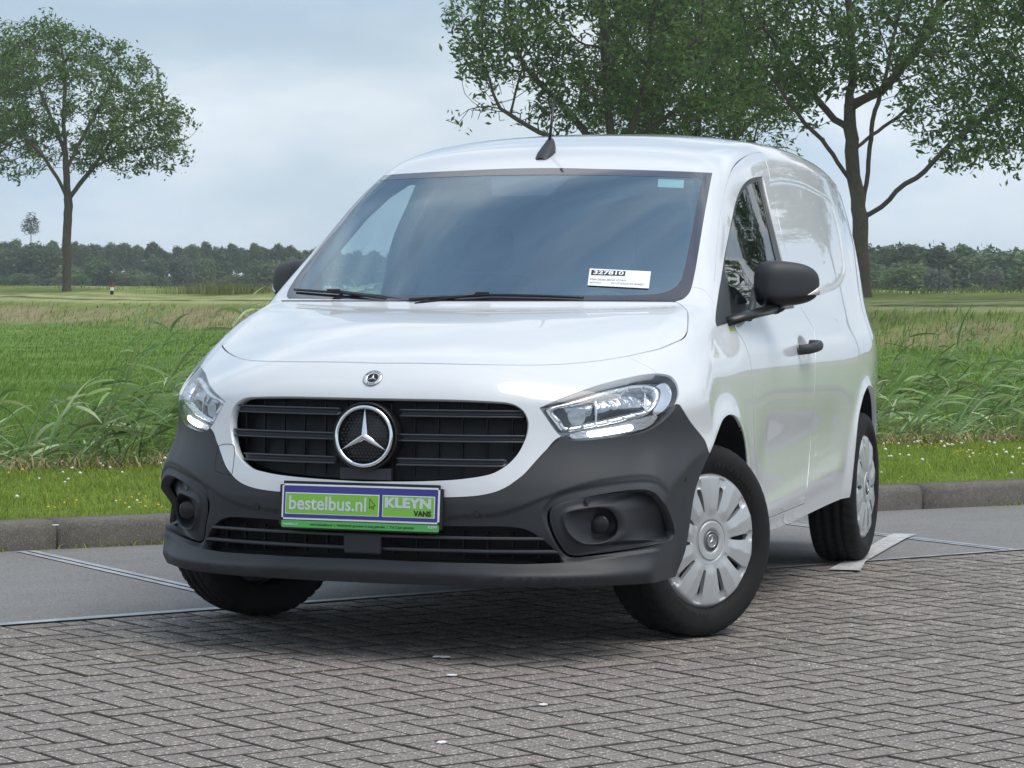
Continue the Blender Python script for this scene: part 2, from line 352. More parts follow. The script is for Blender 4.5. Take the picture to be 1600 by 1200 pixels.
# ---------------------------------------------------------------- van panels
D=np.array([.62,.60,.50]); D/=np.linalg.norm(D)
E1=np.cross([0,0,1],D); E1/=np.linalg.norm(E1); E2=np.cross(D,E1)
def to2(P): P=np.atleast_2d(P); return np.stack([P@E1,P@E2],1)
def from2(q,feat=True):
    q=np.asarray(q); o=q[:,:1]*E1+q[:,1:2]*E2+D*4.5; return cast(o,np.tile(-D,(len(q),1)),.5,7.5,64,feat)
def catmull(p,closed=False,step=6.0,corners=True):
    """smooth a traced polyline; a repeated point is a sharp corner"""
    p=[np.array(a,float) for a in p]
    segs=[];cur=[p[0]]
    for a in p[1:]:
        if np.allclose(a,cur[-1]): segs.append(cur); cur=[a]
        else: cur.append(a)
    segs.append(cur)
    if closed and len(segs)>1: segs[0]=segs[-1]+segs[0] if not np.allclose(segs[-1][-1],segs[0][0]) else segs[-1]+segs[0][1:]; segs.pop()
    out=[]
    loop=closed and len(segs)==1
    for s in segs:
        n=len(s)
        if loop: g=lambda i:s[i%n]; rng=range(n)
        else: g=lambda i:s[min(max(i,0),n-1)]; rng=range(n-1)
        for i in rng:
            a,b,c,d=g(i-1),g(i),g(i+1),g(i+2)
            L=np.linalg.norm(c-b); k=max(1,int(math.ceil(L/step)))
            # tension grows where neighbours are far longer than the segment
            m1=(c-a)*.5; m2=(d-b)*.5
            for m in (m1,m2):
                l=np.linalg.norm(m)
                if l>L*1.2: m*=L*1.2/l
            for j in range(k):
                t=j/k; h00=2*t**3-3*t**2+1; h10=t**3-2*t**2+t; h01=-2*t**3+3*t**2; h11=t**3-t**2
                out.append(h00*b+h10*m1+h01*c+h11*m2)
        if not loop: out.append(s[-1])
    if closed and not loop: 
        if np.allclose(out[0],out[-1]): out.pop()
    return np.array(out)
def trace(px,closed=True,step=5,feat=False): 
    P,ok=pix(catmull(px,closed,step),feat); return P
def chart_poly(px,closed=True,step=5): return to2(trace(px,closed,step))
# --- traced outlines (pixels of the photograph, on the left half of the body)
HL=[(843,637),(843,637),(870,625),(900,613.5),(940,600),(980,590),(1010,584.5),(1030,583.5),(1047,587),(1057,597),(1061,610),(1060,622),(1055,636),(1045,650),(1030,663),(1010,674),(985,680),(950,684.5),(915,688),(893,688),(878,683),(866,671),(855,655),(846,642),(843,637)]
GR=[(540,622.5),(575,622),(700,624),(770,627),(793,629),(808,634),(819,643),(825,655),(826,668),(822,685),(812,705),(800,720),(785,732),(765,741.5),(735,747),(700,750.5),(640,752.5),(568,752.5),(540,752.5)]
GR=GR+[(540,752.5),(540,622.5)]
LG=[(540,818),(600,818),(692,819),(780,820),(806,821.5),(826,826),(844,836),(860,848),(872,860),(878,868),(882,879),(882,879),(820,881.5),(740,880),(680,878.5),(600,875),(540,872),(540,872),(540,818)]
WSO=[(650,470),(1050,471),(1060,470),(1070,465.5),(1079,454),(1086,425),(1092,390),(1101,335),(1113,270),(1113,270),(1060,267.5),(1000,265.5),(940,264),(870,262.5),(800,263)]
WSI=[(650,461.5),(900,461.5),(1000,461),(1035,457.5),(1052,451),(1062,441),(1068,425),(1079,375),(1088,325),(1096,282),(1095,279),(1090,277.5),(1040,276),(1000,275),(930,273.5),(870,273),(800,273.5)]
SWO=[(1120,510),(1118,502),(1119,484),(1126,440),(1132,400),(1138,370),(1144,340),(1150,314),(1158,294),(1168,282),(1180,277),(1192,275.5),(1192,275.5),(1194,284),(1202,320),(1212,360),(1222,402),(1234,446),(1243,481),(1243,481),(1220,485),(1178,493),(1144,503),(1120,510),(1120,510)]
SWI=[(1151,475),(1151,475),(1144,458),(1136,430),(1135,412),(1139,382),(1147,345),(1155,314),(1163,298),(1172,288),(1183,284),(1187,284),(1187,284),(1196,322),(1206,368),(1214,402),(1225,440),(1232,470),(1232,470),(1200,473),(1175,474),(1151,475)]
TRI=[(1120,510),(1120,510),(1118,500),(1121,470),(1126,440),(1131,423),(1131,423),(1138,455),(1143,502),(1143,502),(1120,510)]
BUMP_TOP=[(540,777.5),(690,777.5),(740,775.5),(770,770),(790,762),(805,752),(820,740),(850,707),(877,682),(1000,660),(1054,633),(1061,632),(1068,642),(1080,661),(1100,686),(1104.5,696),(1107.5,706)]
HOOD=HOOD
HOODL=[(540,568),(640,567.5),(740,569.5),(820,570.5),(870,569.5),(920,565.5),(950,561.5),(980,556.5),(1005,551),(1030,545),(1052,536),(1066,529.5),(1073,521),(1075,508),(1074.5,488),(1067,479),(1057,472),(1050,470.5)]
SEAM=[(980,556.5),(998,566),(1022,579),(1030,590)]
FENA=[(1080,449),(1092,450),(1101,454),(1108,462),(1113,469),(1121,482)]
DOORL=[(1150,514),(1144,505),(1150,516),(1160,530),(1168,548),(1173,567),(1175.5,595),(1176.5,625),(1177.5,660),(1179.5,700),(1183,740),(1190,780),(1199,812)]
DOORT=[(1116,440),(1120,395),(1124,350),(1127,330),(1132,303),(1140,274),(1150,256),(1164,244.5),(1180,239),(1190,239),(1195,247),(1200,262),(1203,277),(1208,302),(1214,330),(1222,370),(1229,395),(1240,440),(1251,478),(1262,498),(1270,512),(1273.5,526),(1274,550),(1273.5,590),(1270,640),(1266,700),(1262,750),(1258,786)]
CARGO=[(1202,283),(1202,283),(1222,280),(1250,285),(1268,293),(1286,303),(1298,313),(1306,335),(1314,365),(1318,392),(1321,418),(1317,436),(1308,448),(1290,456),(1262,465),(1249,470),(1249,470),(1237,425),(1226,380),(1216,335),(1202,283)]
FOGA=[(846,806),(850,790),(862,777),(880,768),(910,761.5),(940,756),(990,750),(1020,751),(1036,760),(1052,780),(1060,800),(1063,820),(1062,840),(1055,852),(1040,857.5),(1000,864),(940,872),(900,877),(884,872),(866,850)]
FOGB=[(862,792),(880,782),(900,777),(960,766),(1000,762),(1018,764),(1032,774),(1044,796),(1052,818),(1054,836),(1046,845),(1000,855),(920,866),(890,866),(872,845),(860,815)]
FOGC=[(880,808),(886,800),(916,794),(940,793),(953,800),(961,816),(960,834),(948,846),(928,851),(908,849),(892,838),(882,822)]
DENTF=[(690,812),(780,800),(850,775),(920,752),(980,742),(1016,741),(1036,749),(1052,768),(1062,795),(1066,830),(1062,856),(1000,866),(884,880),(800,878),(700,872)]
def yz(px): P=trace(px,True,6); return P[:,1:]
def xz(px): P=trace(px,True,6); return P[:,[0,2]]
FEAT_=[('f',yz(DENTF),.008,-.014,.000),('f',yz(FOGA),.010,-.010,.003),('s',xz(CARGO),.0075,-.018,.004)]
FEAT.extend(FEAT_)
th=np.linspace(0,2*np.pi,24,endpoint=False)
FEAT.append(('s',np.stack([-1.33+.085*np.cos(th),.955+.045*np.sin(th)],1),.022,-.035,.004))
ARCHF=np.array([(.47,.12),(.435,.26),(.412,.37),(.392,.50),(.345,.585),(.278,.65),(.20,.70),(.10,.737),(-.01,.748),(-.12,.728),(-.22,.668),(-.30,.57),(-.348,.46),(-.375,.33),(-.385,.12)])
ARCHR=np.array([(-2.31,.10),(-2.315,.33),(-2.34,.5),(-2.40,.63),(-2.50,.715),(-2.61,.758),(-2.716,.768),(-2.84,.745),(-2.96,.675),(-3.05,.56),(-3.09,.42),(-3.10,.33),(-3.11,.10)])
def side3(xzp,step=.015):
    c=catmull(xzp,False,step); o=np.stack([c[:,0],np.full(len(c),1.6),c[:,1]],1); P,ok=cast(o,np.tile([0,-1.,0],(len(c),1)),0,1.6,60); return P
# domain outline: centre line, rear edge, sill
def centre_curve():
    c=np.array([-1.2,0,.75]); out=[]
    a=np.linspace(rad(-13.6),rad(158),520); o=np.stack([c[0]+4.0*np.cos(a),0*a,c[2]+4.0*np.sin(a)],1); d=-np.stack([np.cos(a),0*a,np.sin(a)],1)
    P,ok=cast(o,d,0,3.9,160); return P[(P[:,0]>-3.42)]
cen=centre_curve()
ZB=.243
cen=cen[(cen[:,2]>ZB)|(cen[:,0]<.5)]
def bottom_curve():
    out=[]
    a=np.linspace(0,rad(78),70); o=np.stack([np.zeros(70)+1.7*np.cos(a),1.7*np.sin(a),np.full(70,ZB)],1); P,ok=cast(o,-np.stack([np.cos(a),np.sin(a),0*a],1),0,1.6,60)
    xs=np.linspace(P[-1,0]-.02,-3.40,170); zz=ZB+.045*sstep(.1,-.5,xs)+.02*sstep(-1,-2.2,xs)
    o=np.stack([xs,np.full(170,1.6),zz],1); Q,ok=cast(o,np.tile([0,-1.,0],(170,1)),0,1.6,60)
    return np.concatenate([P,Q])
bot=bottom_curve()
zr=np.linspace(.35,1.62,50)
o=np.stack([np.full(50,-3.40)+.07*sstep(1,1.7,zr)*(zr-1),np.full(50,1.6),zr],1); rear,ok=cast(o,np.tile([0,-1.,0],(50,1)),0,1.6,80)
yt=np.linspace(.60,.01,22); xr=-3.40+.07*.75
o=np.stack([np.full(22,xr),yt,np.full(22,2.2)],1); rtop,ok=cast(o,np.tile([0,0,-1.],(22,1)),0,1.5,80)
cen=cen[cen[:,0]>xr+.01]; cen[:,1]=0
dom3=np.concatenate([cen[:1]*[1,0,1]*0+np.array([[bot[0,0],0,bot[0,2]]]),bot[1:],rear[1:],rtop,cen[::-1]])
dom=to2(dom3)
# gap strips
def strip(P3,w,closed=False):
    q=to2(P3); t=np.gradient(q,axis=0); t/=np.linalg.norm(t,axis=1)[:,None]+1e-9; n=np.stack([-t[:,1],t[:,0]],1)
    return np.concatenate([q+n*w,(q-n*w)[::-1]])
def tr_open(px,step=5): return trace(px,False,step)
GAPS={'hood':(tr_open(HOODL),.0025),'seam':(tr_open(SEAM),.0009),'fena':(tr_open(FENA),.0009),'doorl':(tr_open(DOORL),.0026),'doort':(tr_open(DOORT),.0021),
 'bump':(tr_open([p for p in BUMP_TOP if p[0]<878]),.0010),'bump2':(tr_open([p for p in BUMP_TOP if p[0]>1053]),.0012)}
sill=side3([(-.36,.338),(-.8,.338),(-1.43,.345)],.02); GAPS['sill']=(sill,.0018)
sill2=side3([(-1.43,.345),(-1.9,.348),(-2.33,.352)],.02)
# rest of rear: rear door seam
GAPS={k:strip(p,w) for k,(p,w) in GAPS.items()}
def ext_c(P):   # carry a polygon that ends near the centre line across it
    return P
R={}
R['hl']=chart_poly(HL,True,4)
R['grille_hole']=to2(trace(GR,True,5)); R['lowgrille_hole']=to2(trace(LG,True,5))
def closed_over(px,extra): return to2(np.concatenate([trace(px,False,5)]))
R['fog_hole']=chart_poly(FOGB,True,4)
R['wsg']=closed_over(WSI,0); R['frit']=closed_over(WSO,0)
R['swg']=chart_poly(SWI,True,4); R['swf']=chart_poly(SWO,True,4); R['tri']=chart_poly(TRI,True,4)
af=to2(side3(ARCHF)); ar=to2(side3(ARCHR)); R['archf']=af; R['archr']=ar
bt=tr_open(BUMP_TOP); 
lowp=np.array([[.30,.96,.62],[.45,.99,.10],[.75,1.0,.05],[1.2,.5,.0],[1.25,-.1,0.0]])
R['bumper']=np.concatenate([to2(bt),to2(np.array([[.2,.96,.60],[.25,.98,.1],[.4,1.1,-.1],[1.1,.9,-.1],[1.25,-.2,-.1]]))])
hd=tr_open(HOODL); ws_low=tr_open([(650,470),(1050,471)],8)
R['hood']=to2(np.concatenate([hd,ws_low[::-1]]))
R['nose']=to2(np.concatenate([tr_open([p for p in HOODL if p[0]<=980]),tr_open(SEAM),tr_open([(1000,640),(870,700),(800,770),(690,800),(540,800)])]))
dl=tr_open(DOORL); dt=tr_open(DOORT)
R['door']=to2(np.concatenate([dl[2:][::-1],tr_open([(1146,508),(1121,500),(1116,440)]),dt,sill[::-1][0:]]))
R['fender']=to2(np.concatenate([tr_open([(980,556.5),(1005,551),(1030,545),(1052,536),(1066,529.5),(1073,521),(1075,508),(1074.5,488),(1067,479),(1060,473)]),tr_open([(1066,462),(1080,449)]),tr_open(FENA),tr_open([(1118,500),(1135,507)]),dl[2:],side3([(-.38,.25),(-.3,.2)]),side3([(.1,.3),(.3,.5)]),tr_open([(1107,706),(1068,642),(1050,640),(1010,600),(1022,579),(980,556.5)])]))
R['sill']=to2(np.concatenate([side3([(-.33,.338),(-.8,.338),(-1.43,.345),(-1.9,.348),(-2.33,.352)]),side3([(-2.4,.2),(-.3,.15)])]))
for k,v in GAPS.items(): R['gap_'+k]=v
ORDER=['archf','archr','hl','grille_hole','lowgrille_hole','fog_hole','wsg','frit','swg','tri','swf']+['gap_'+k for k in GAPS]+['bumper','hood','sill','door','nose','fender']
def build_sheet():
    co=[];ed=[]
    def add(q,closed):
        b=len(co); co.extend(map(tuple,q)); n=len(q)
        ed.extend((b+i,b+i+1) for i in range(n-1))
        if closed: ed.append((b+n-1,b))
    for k in ORDER: add(R[k],True)
    cut=len(co); add(dom,True)
    # interior points
    lo=dom.min(0); hi=dom.max(0)
    def grid(step,box3=None):
        a,b=np.meshgrid(np.arange(lo[0],hi[0],step),np.arange(lo[1],hi[1],step)); b=b+(np.arange(a.shape[1])%2)*step*.5
        return np.stack([a.ravel(),b.ravel()],1)
    def inside(g): return g[polysd(g,dom[::6])<.01]
    g=inside(grid(.010)); P,ok=from2(g,False); m=ok&(P[:,1]>.004)&(P[:,0]>.25)&(polysd(g,dom)<-.004); g1=g[m]
    g=inside(grid(.019)); P,ok=from2(g,False); m=ok&(P[:,1]>.006)&(P[:,0]<=.25)&(P[:,0]>-1.7)&(polysd(g,dom)<-.006); g2=g[m]
    g=inside(grid(.028)); P,ok=from2(g,False); m=ok&(P[:,1]>.006)&(P[:,0]<=-1.7)&(polysd(g,dom)<-.006); g3=g[m]
    g=inside(grid(.0065)); P,ok=from2(g,False); m=ok&(P[:,1]>.004)&(polysd(g,dom)<-.003); g=g[m]; P=P[m]; sel=np.zeros(len(g),bool)
    for kd,poly,dep,w0,w1 in FEAT:
        pp=P[:,1:] if kd=='f' else P[:,[0,2]]; mm=near(pp,poly,.02)&((P[:,0]>.3) if kd=='f' else (P[:,0]<0.3)); ii=np.where(mm)[0]; sd_=polysd(pp[ii],poly); sel[ii[(sd_>min(w0,-.008)-.008)&(sd_<.012)]]=True
    g4=g[sel]
    for g in (g1,g2,g3,g4): co.extend(map(tuple,g+RNG.normal(0,1e-5,g.shape)))
    vs,es,fs,*_=delaunay_2d_cdt([Vector(c) for c in co],ed,[],0,1e-7,False)
    q=np.array([tuple(v) for v in vs]); F=np.array([f for f in fs if len(f)==3])
    P,ok=from2(q)
    c=q[F].mean(1); lab=np.full(len(F),'shell',dtype=object); done=np.zeros(len(F),bool)
    for k in ORDER:
        poly=R[k]; m=near(c,poly,.001)&~done; idx=np.where(m)[0]
        ins=polysd(c[idx],poly)<0; lab[idx[ins]]=k; done[idx[ins]]=True
    ind=polysd(c,dom)<0; bad=~ok[F].all(1); lab[~ind|bad]='none'
    P[np.abs(P[:,1])<.0012,1]=0
    Nn=normal(P)
    # orient
    t=P[F]; fn=np.cross(t[:,1]-t[:,0],t[:,2]-t[:,0]); fl=(fn@D)<0; F[fl]=F[fl][:,::-1]
    ar_=np.linalg.norm(fn,axis=1); keep=ar_>1e-10
    return q,P,Nn,F[keep],lab[keep]
SQ,SP,SN,SF,SL=build_sheet()
def patch(name,labels,material,parent,side='L',off=0.0,skirt=.010,feat=True,cond=None,xoff=0.0):
    """mesh of all sheet triangles with these labels; side L, R or both halves joined"""
    m=np.isin(SL,labels); F=SF[m]
    if cond is not None: F=F[cond(SP[F].mean(1))]
    used,inv=np.unique(F,return_inverse=True); F=inv.reshape(-1,3); V=SP[used]-SN[used]*off-np.array([xoff,0,0]); Nn=SN[used].copy()
    # boundary edges
    e=np.concatenate([F[:,[0,1]],F[:,[1,2]],F[:,[2,0]]]); key=np.sort(e,1); u,ix,ct=np.unique(key,axis=0,return_index=True,return_counts=True); be=e[ix[ct==1]]
    if skirt:
        be=be[~((np.abs(V[be[:,0],1])<1e-3)&(np.abs(V[be[:,1],1])<1e-3))]
        n=len(V); a,b=V[be[:,0]],V[be[:,1]]; na,nb=Nn[be[:,0]],Nn[be[:,1]]
        t=b-a; sn=np.cross(t,na); l=np.linalg.norm(sn,axis=1)[:,None]+1e-12; sn/=l
        k=len(be); V=np.concatenate([V,a,b,b-nb*skirt,a-na*skirt]); Nn=np.concatenate([Nn,sn*.8+na*.6,sn*.8+nb*.6,sn,sn]); i=np.arange(k)
        q1=np.stack([n+i+k,n+i,n+i+3*k],1); q2=np.stack([n+i+k,n+i+3*k,n+i+2*k],1); F=np.concatenate([F,q1,q2])
    Nn=Nn/(np.linalg.norm(Nn,axis=1)[:,None]+1e-12)
    mir=np.array([1,-1,1.])
    if side=='L': VV,FF,NN=V,F,Nn
    elif side=='R': VV,FF,NN=V*mir,F[:,::-1],Nn*mir
    else: VV=np.concatenate([V,V*mir]); FF=np.concatenate([F,F[:,::-1]+len(V)]); NN=np.concatenate([Nn,Nn*mir])
    return obj(name,meshnp(name,VV,np.ascontiguousarray(FF),True,NN),material,parent)
def decal(name,px,material,parent,off=-.002,side='L',res=.012,smooth=True,thick=0,P3=None,step=4):
    """small patch traced on the body, lifted (negative off) or sunk along the normal"""
    q=to2(trace(px,True,step) if P3 is None else P3) if side!='Rtrace' else None
    lo,hi=q.min(0),q.max(0); a,b=np.meshgrid(np.arange(lo[0],hi[0],res),np.arange(lo[1],hi[1],res)); g=np.stack([a.ravel(),b.ravel()],1)
    g=g[polysd(g,q)<-res*.3] if len(g) else g
    co=[Vector(c) for c in q]+[Vector(c) for c in g]; n=len(q)
    vs,es,fs,*_=delaunay_2d_cdt(co,[(i,(i+1)%n) for i in range(n)],[],1,1e-7,False)
    qq=np.array([tuple(v) for v in vs]); F=np.array([f for f in fs if len(f)==3]); P,ok=from2(qq,False); Nn=normal(P,False); V=P-Nn*off
    t=V[F]; fn=np.cross(t[:,1]-t[:,0],t[:,2]-t[:,0]); fl=(fn@D)<0; F[fl]=F[fl][:,::-1]
    if thick:
        e=np.concatenate([F[:,[0,1]],F[:,[1,2]],F[:,[2,0]]]); key=np.sort(e,1); u,ix,ct=np.unique(key,axis=0,return_index=True,return_counts=True); be=e[ix[ct==1]]
        n0=len(V); i=np.arange(len(be)); k=len(be); a=V[be[:,0]];b=V[be[:,1]]; na=Nn[be[:,0]]; nb=Nn[be[:,1]]; sn=np.cross(b-a,na); sn/=np.linalg.norm(sn,axis=1)[:,None]+1e-12
        V=np.concatenate([V,a,b,b-nb*thick,a-na*thick]); Nn=np.concatenate([Nn,sn,sn,sn,sn])
        F=np.concatenate([F,np.stack([n0+i+k,n0+i,n0+i+3*k],1),np.stack([n0+i+k,n0+i+3*k,n0+i+2*k],1)])
    if side=='R': V=V*[1,-1,1]; Nn=Nn*[1,-1,1]; F=F[:,::-1]
    return obj(name,meshnp(name,V,np.ascontiguousarray(F),True,Nn),material,parent)
VAN=tag(empty('cargo_van'),'white compact cargo van with dark grey bumper parked half on brick, half on concrete','van')
hood_o=patch('bonnet',['hood'],PAINT,VAN,'both')
nose_o=patch('nose_panel',['nose'],PAINT,VAN,'both',skirt=.03)
bumper_o=patch('front_bumper',['bumper'],BLACK,VAN,'both',skirt=.03)
shell_o=patch('body_shell',['shell'],PAINT,VAN,'both',skirt=.02)
frit_o=patch('windscreen_surround',['frit'],FRIT,VAN,'both',skirt=.004)
ws_o=patch('windscreen',['wsg'],WSG,VAN,'both',skirt=0,off=.001)
DOOR={}
for s in 'LR':
    patch('fender',['fender'],PAINT,VAN,s)
    d=patch('door',['door'],PAINT,VAN,s); DOOR[s]=d
    patch('side_sill',['sill'],PAINT,VAN,s)
    patch('window_frame',['swf'],GLOSSB,d,s,off=.006,skirt=.004)
    patch('window',['swg'],SIDEG,d,s,off=.009,skirt=0)
    patch('mirror_base',['tri'],BLACK,d,s,off=-.002,skirt=.012)
# dark backing just behind every shut line
gapl=['gap_'+k for k in GAPS]
patch('shut_line_seal',gapl,DARKB,VAN,'both',off=.011,skirt=0)
# rear closing panel (behind the visible body)
def rear_cap():
    L=np.concatenate([rear,rtop]); L=L[L[:,1]>.005]; L=np.concatenate([[[-3.40,0,.30]],[[-3.40,rear[0,1],.30]],L,[[rtop[-1,0],0,rtop[-1,2]]]])
    full=np.concatenate([L,(L[1:-1]*[1,-1,1])[::-1]]); n=len(full); c=np.array([0,0,1.0])
    V=[full]
    for dx,s in ((.03,.995),(.07,.975),(.095,.94)): r=full.copy(); r[:,1]*=s; r[:,2]=1.0+(r[:,2]-1.0)*s; r[:,0]-=dx; V.append(r)
    V=np.concatenate(V); F=[]
    for k in range(3):
        for i in range(n): j=(i+1)%n; F.append((k*n+i,k*n+j,(k+1)*n+j,(k+1)*n+i))
    F.append(tuple(3*n+i for i in range(n)))
    o=obj('rear_panel',meshnp('rear_panel',V,F,True),PAINT,VAN)
    for s in (1,-1): box('tail_lamp',(-3.475,s*.62,1.05),(.06,.10,.40),mat('tail_lamp_red',(.3,.01,.01),.1,coat=1) if s==1 else MATS['tail_lamp_red'],VAN,.02)
    box('rear_bumper',(-3.44,0,.42),(.16,1.56,.24),BLACK,VAN,.03)
rear_cap()
# wheel housings and floor
def well(xz_,name):
    P=side3(xz_,.03); P=P[P[:,2]>(.262 if name=='front' else .315)]
    for s in (1,-1):
        n=len(P); V=[];
        for dy,sc in ((.004,1.0),(.02,1.0),(.40,1.0)):
            Q=P.copy(); Q[:,1]=P[:,1]-dy if dy<.1 else .50; V.append(Q)
        V=np.concatenate(V)*[1,s,1]; F=[]
        for k in range(2):
            for i in range(n-1): F.append((k*n+i,k*n+i+1,(k+1)*n+i+1,(k+1)*n+i))
        F.append(tuple(2*n+i for i in range(n)))
        obj('wheel_housing',meshnp('wheel_housing',V,F,False),DARKB,VAN)
well(ARCHF,'front'); well(ARCHR,'rear')
ub=bmesh.new(); bm_box(ub,(-1.3,0,.30),(4.2,1.0,.10)); bm_box(ub,(-1.36,0,.315),(1.80,1.66,.05)); bm_box(ub,(.58,0,.265),(.50,1.25,.02)); bm_box(ub,(-3.25,0,.36),(.28,1.55,.12)); bm_box(ub,(.45,0,.52),(.4,1.0,.4))
bm_box(ub,(-.75,0,.23),(.9,.3,.08)); bm_box(ub,(-2.716,0,.30),(.12,1.3,.12))
bm_obj('underbody',ub,DARKB,VAN)
# ---------------------------------------------------------------- wheels
def lathe(prof,n=120,cond=None):
    prof=np.array(prof); k=len(prof); a=np.arange(n)*2*np.pi/n
    V=np.zeros((n,k,3)); V[:,:,0]=prof[:,0]*np.cos(a)[:,None]; V[:,:,2]=prof[:,0]*np.sin(a)[:,None]; V[:,:,1]=prof[:,1]
    i=np.arange(n)[:,None]; j=np.arange(k-1)[None]; i2=(i+1)%n
    F=np.stack([i*k+j,i*k+j+1,i2*k+j+1,i2*k+j],-1).reshape(-1,4)
    return V.reshape(-1,3),F
def text_np(s,size=.1,bold=0,extrude=0.0,align='LEFT',shear=0,sx=1.0,res=3):
    c=bpy.data.curves.new('t','FONT'); c.body=s; c.size=size; c.offset=bold; c.extrude=extrude; c.align_x=align; c.shear=shear; c.resolution_u=res
    o=bpy.data.objects.new('t',c); COL.objects.link(o); dg=bpy.context.evaluated_depsgraph_get(); dg.update()
    me=bpy.data.meshes.new_from_object(o.evaluated_get(dg)); V=np.zeros(len(me.vertices)*3); me.vertices.foreach_get('co',V); V=V.reshape(-1,3); V[:,0]*=sx
    F=[tuple(p.vertices) for p in me.polygons]; bpy.data.objects.remove(o); bpy.data.curves.remove(c); bpy.data.meshes.remove(me); return V,F
def tyre_data():
    R_=.326
    half=[(.215,-.072),(.224,-.084),(.240,-.098),(.262,-.1045),(.288,-.103),(.305,-.097),(.314,-.089),(.3205,-.080),(.3225,-.066)]
    tread=[(.3245,-.062),(.325,-.048),(.317,-.045),(.317,-.037),(.3255,-.034),(.326,-.012),(.318,-.009),(.318,-.001)]
    prof=half+tread; prof=prof+[(r,-y) for r,y in prof[::-1]][1:]
    V,F=lathe(prof,240); k=len(prof)
    V=V.reshape(240,k,3); r=np.hypot(V[:,:,0],V[:,:,2])
    for i in range(240):
        ph=i%5
        for j,(pr,py) in enumerate(prof):
            sh=int(abs(py)*60)
            if pr>.310 and (i+sh)%5==0: V[i,j]*= [1-.006/pr,1,1-.006/pr]
    V=V.reshape(-1,3)
    # raised lettering on both sidewalls
    VV=[V];FF=[tuple(f) for f in F]; nb=len(V)
    for a0 in (rad(-62),rad(118)):
        word='MICHELIN'
        for k_,ch in enumerate(word):
            tv,tf=text_np(ch,.042,.0012,0,'CENTER',res=1)
            a=a0-(k_-3.5)*rad(6.4)*-1 
            rr=.262
            # letter plane: outer sidewall (y = +.1055); reads with its foot towards the hub on the lower half
            up=-1 if a0<0 else 1
            er=np.array([math.cos(a),0,math.sin(a)])*(1); et=np.array([-math.sin(a),0,math.cos(a)])
            tx=-et ; 
            p=er*(rr)+ (tv[:,1:2]-.015)*er*1.0 - tv[:,0:1]*tx*-1*-1
            p[:,1]=.1058-.9*np.abs(np.hypot(p[:,0],p[:,2])-.272)**1.0*.06
            VV.append(p); FF+= [tuple(i+nb for i in f) for f in tf]; nb+=len(p)
    return np.concatenate(VV),FF
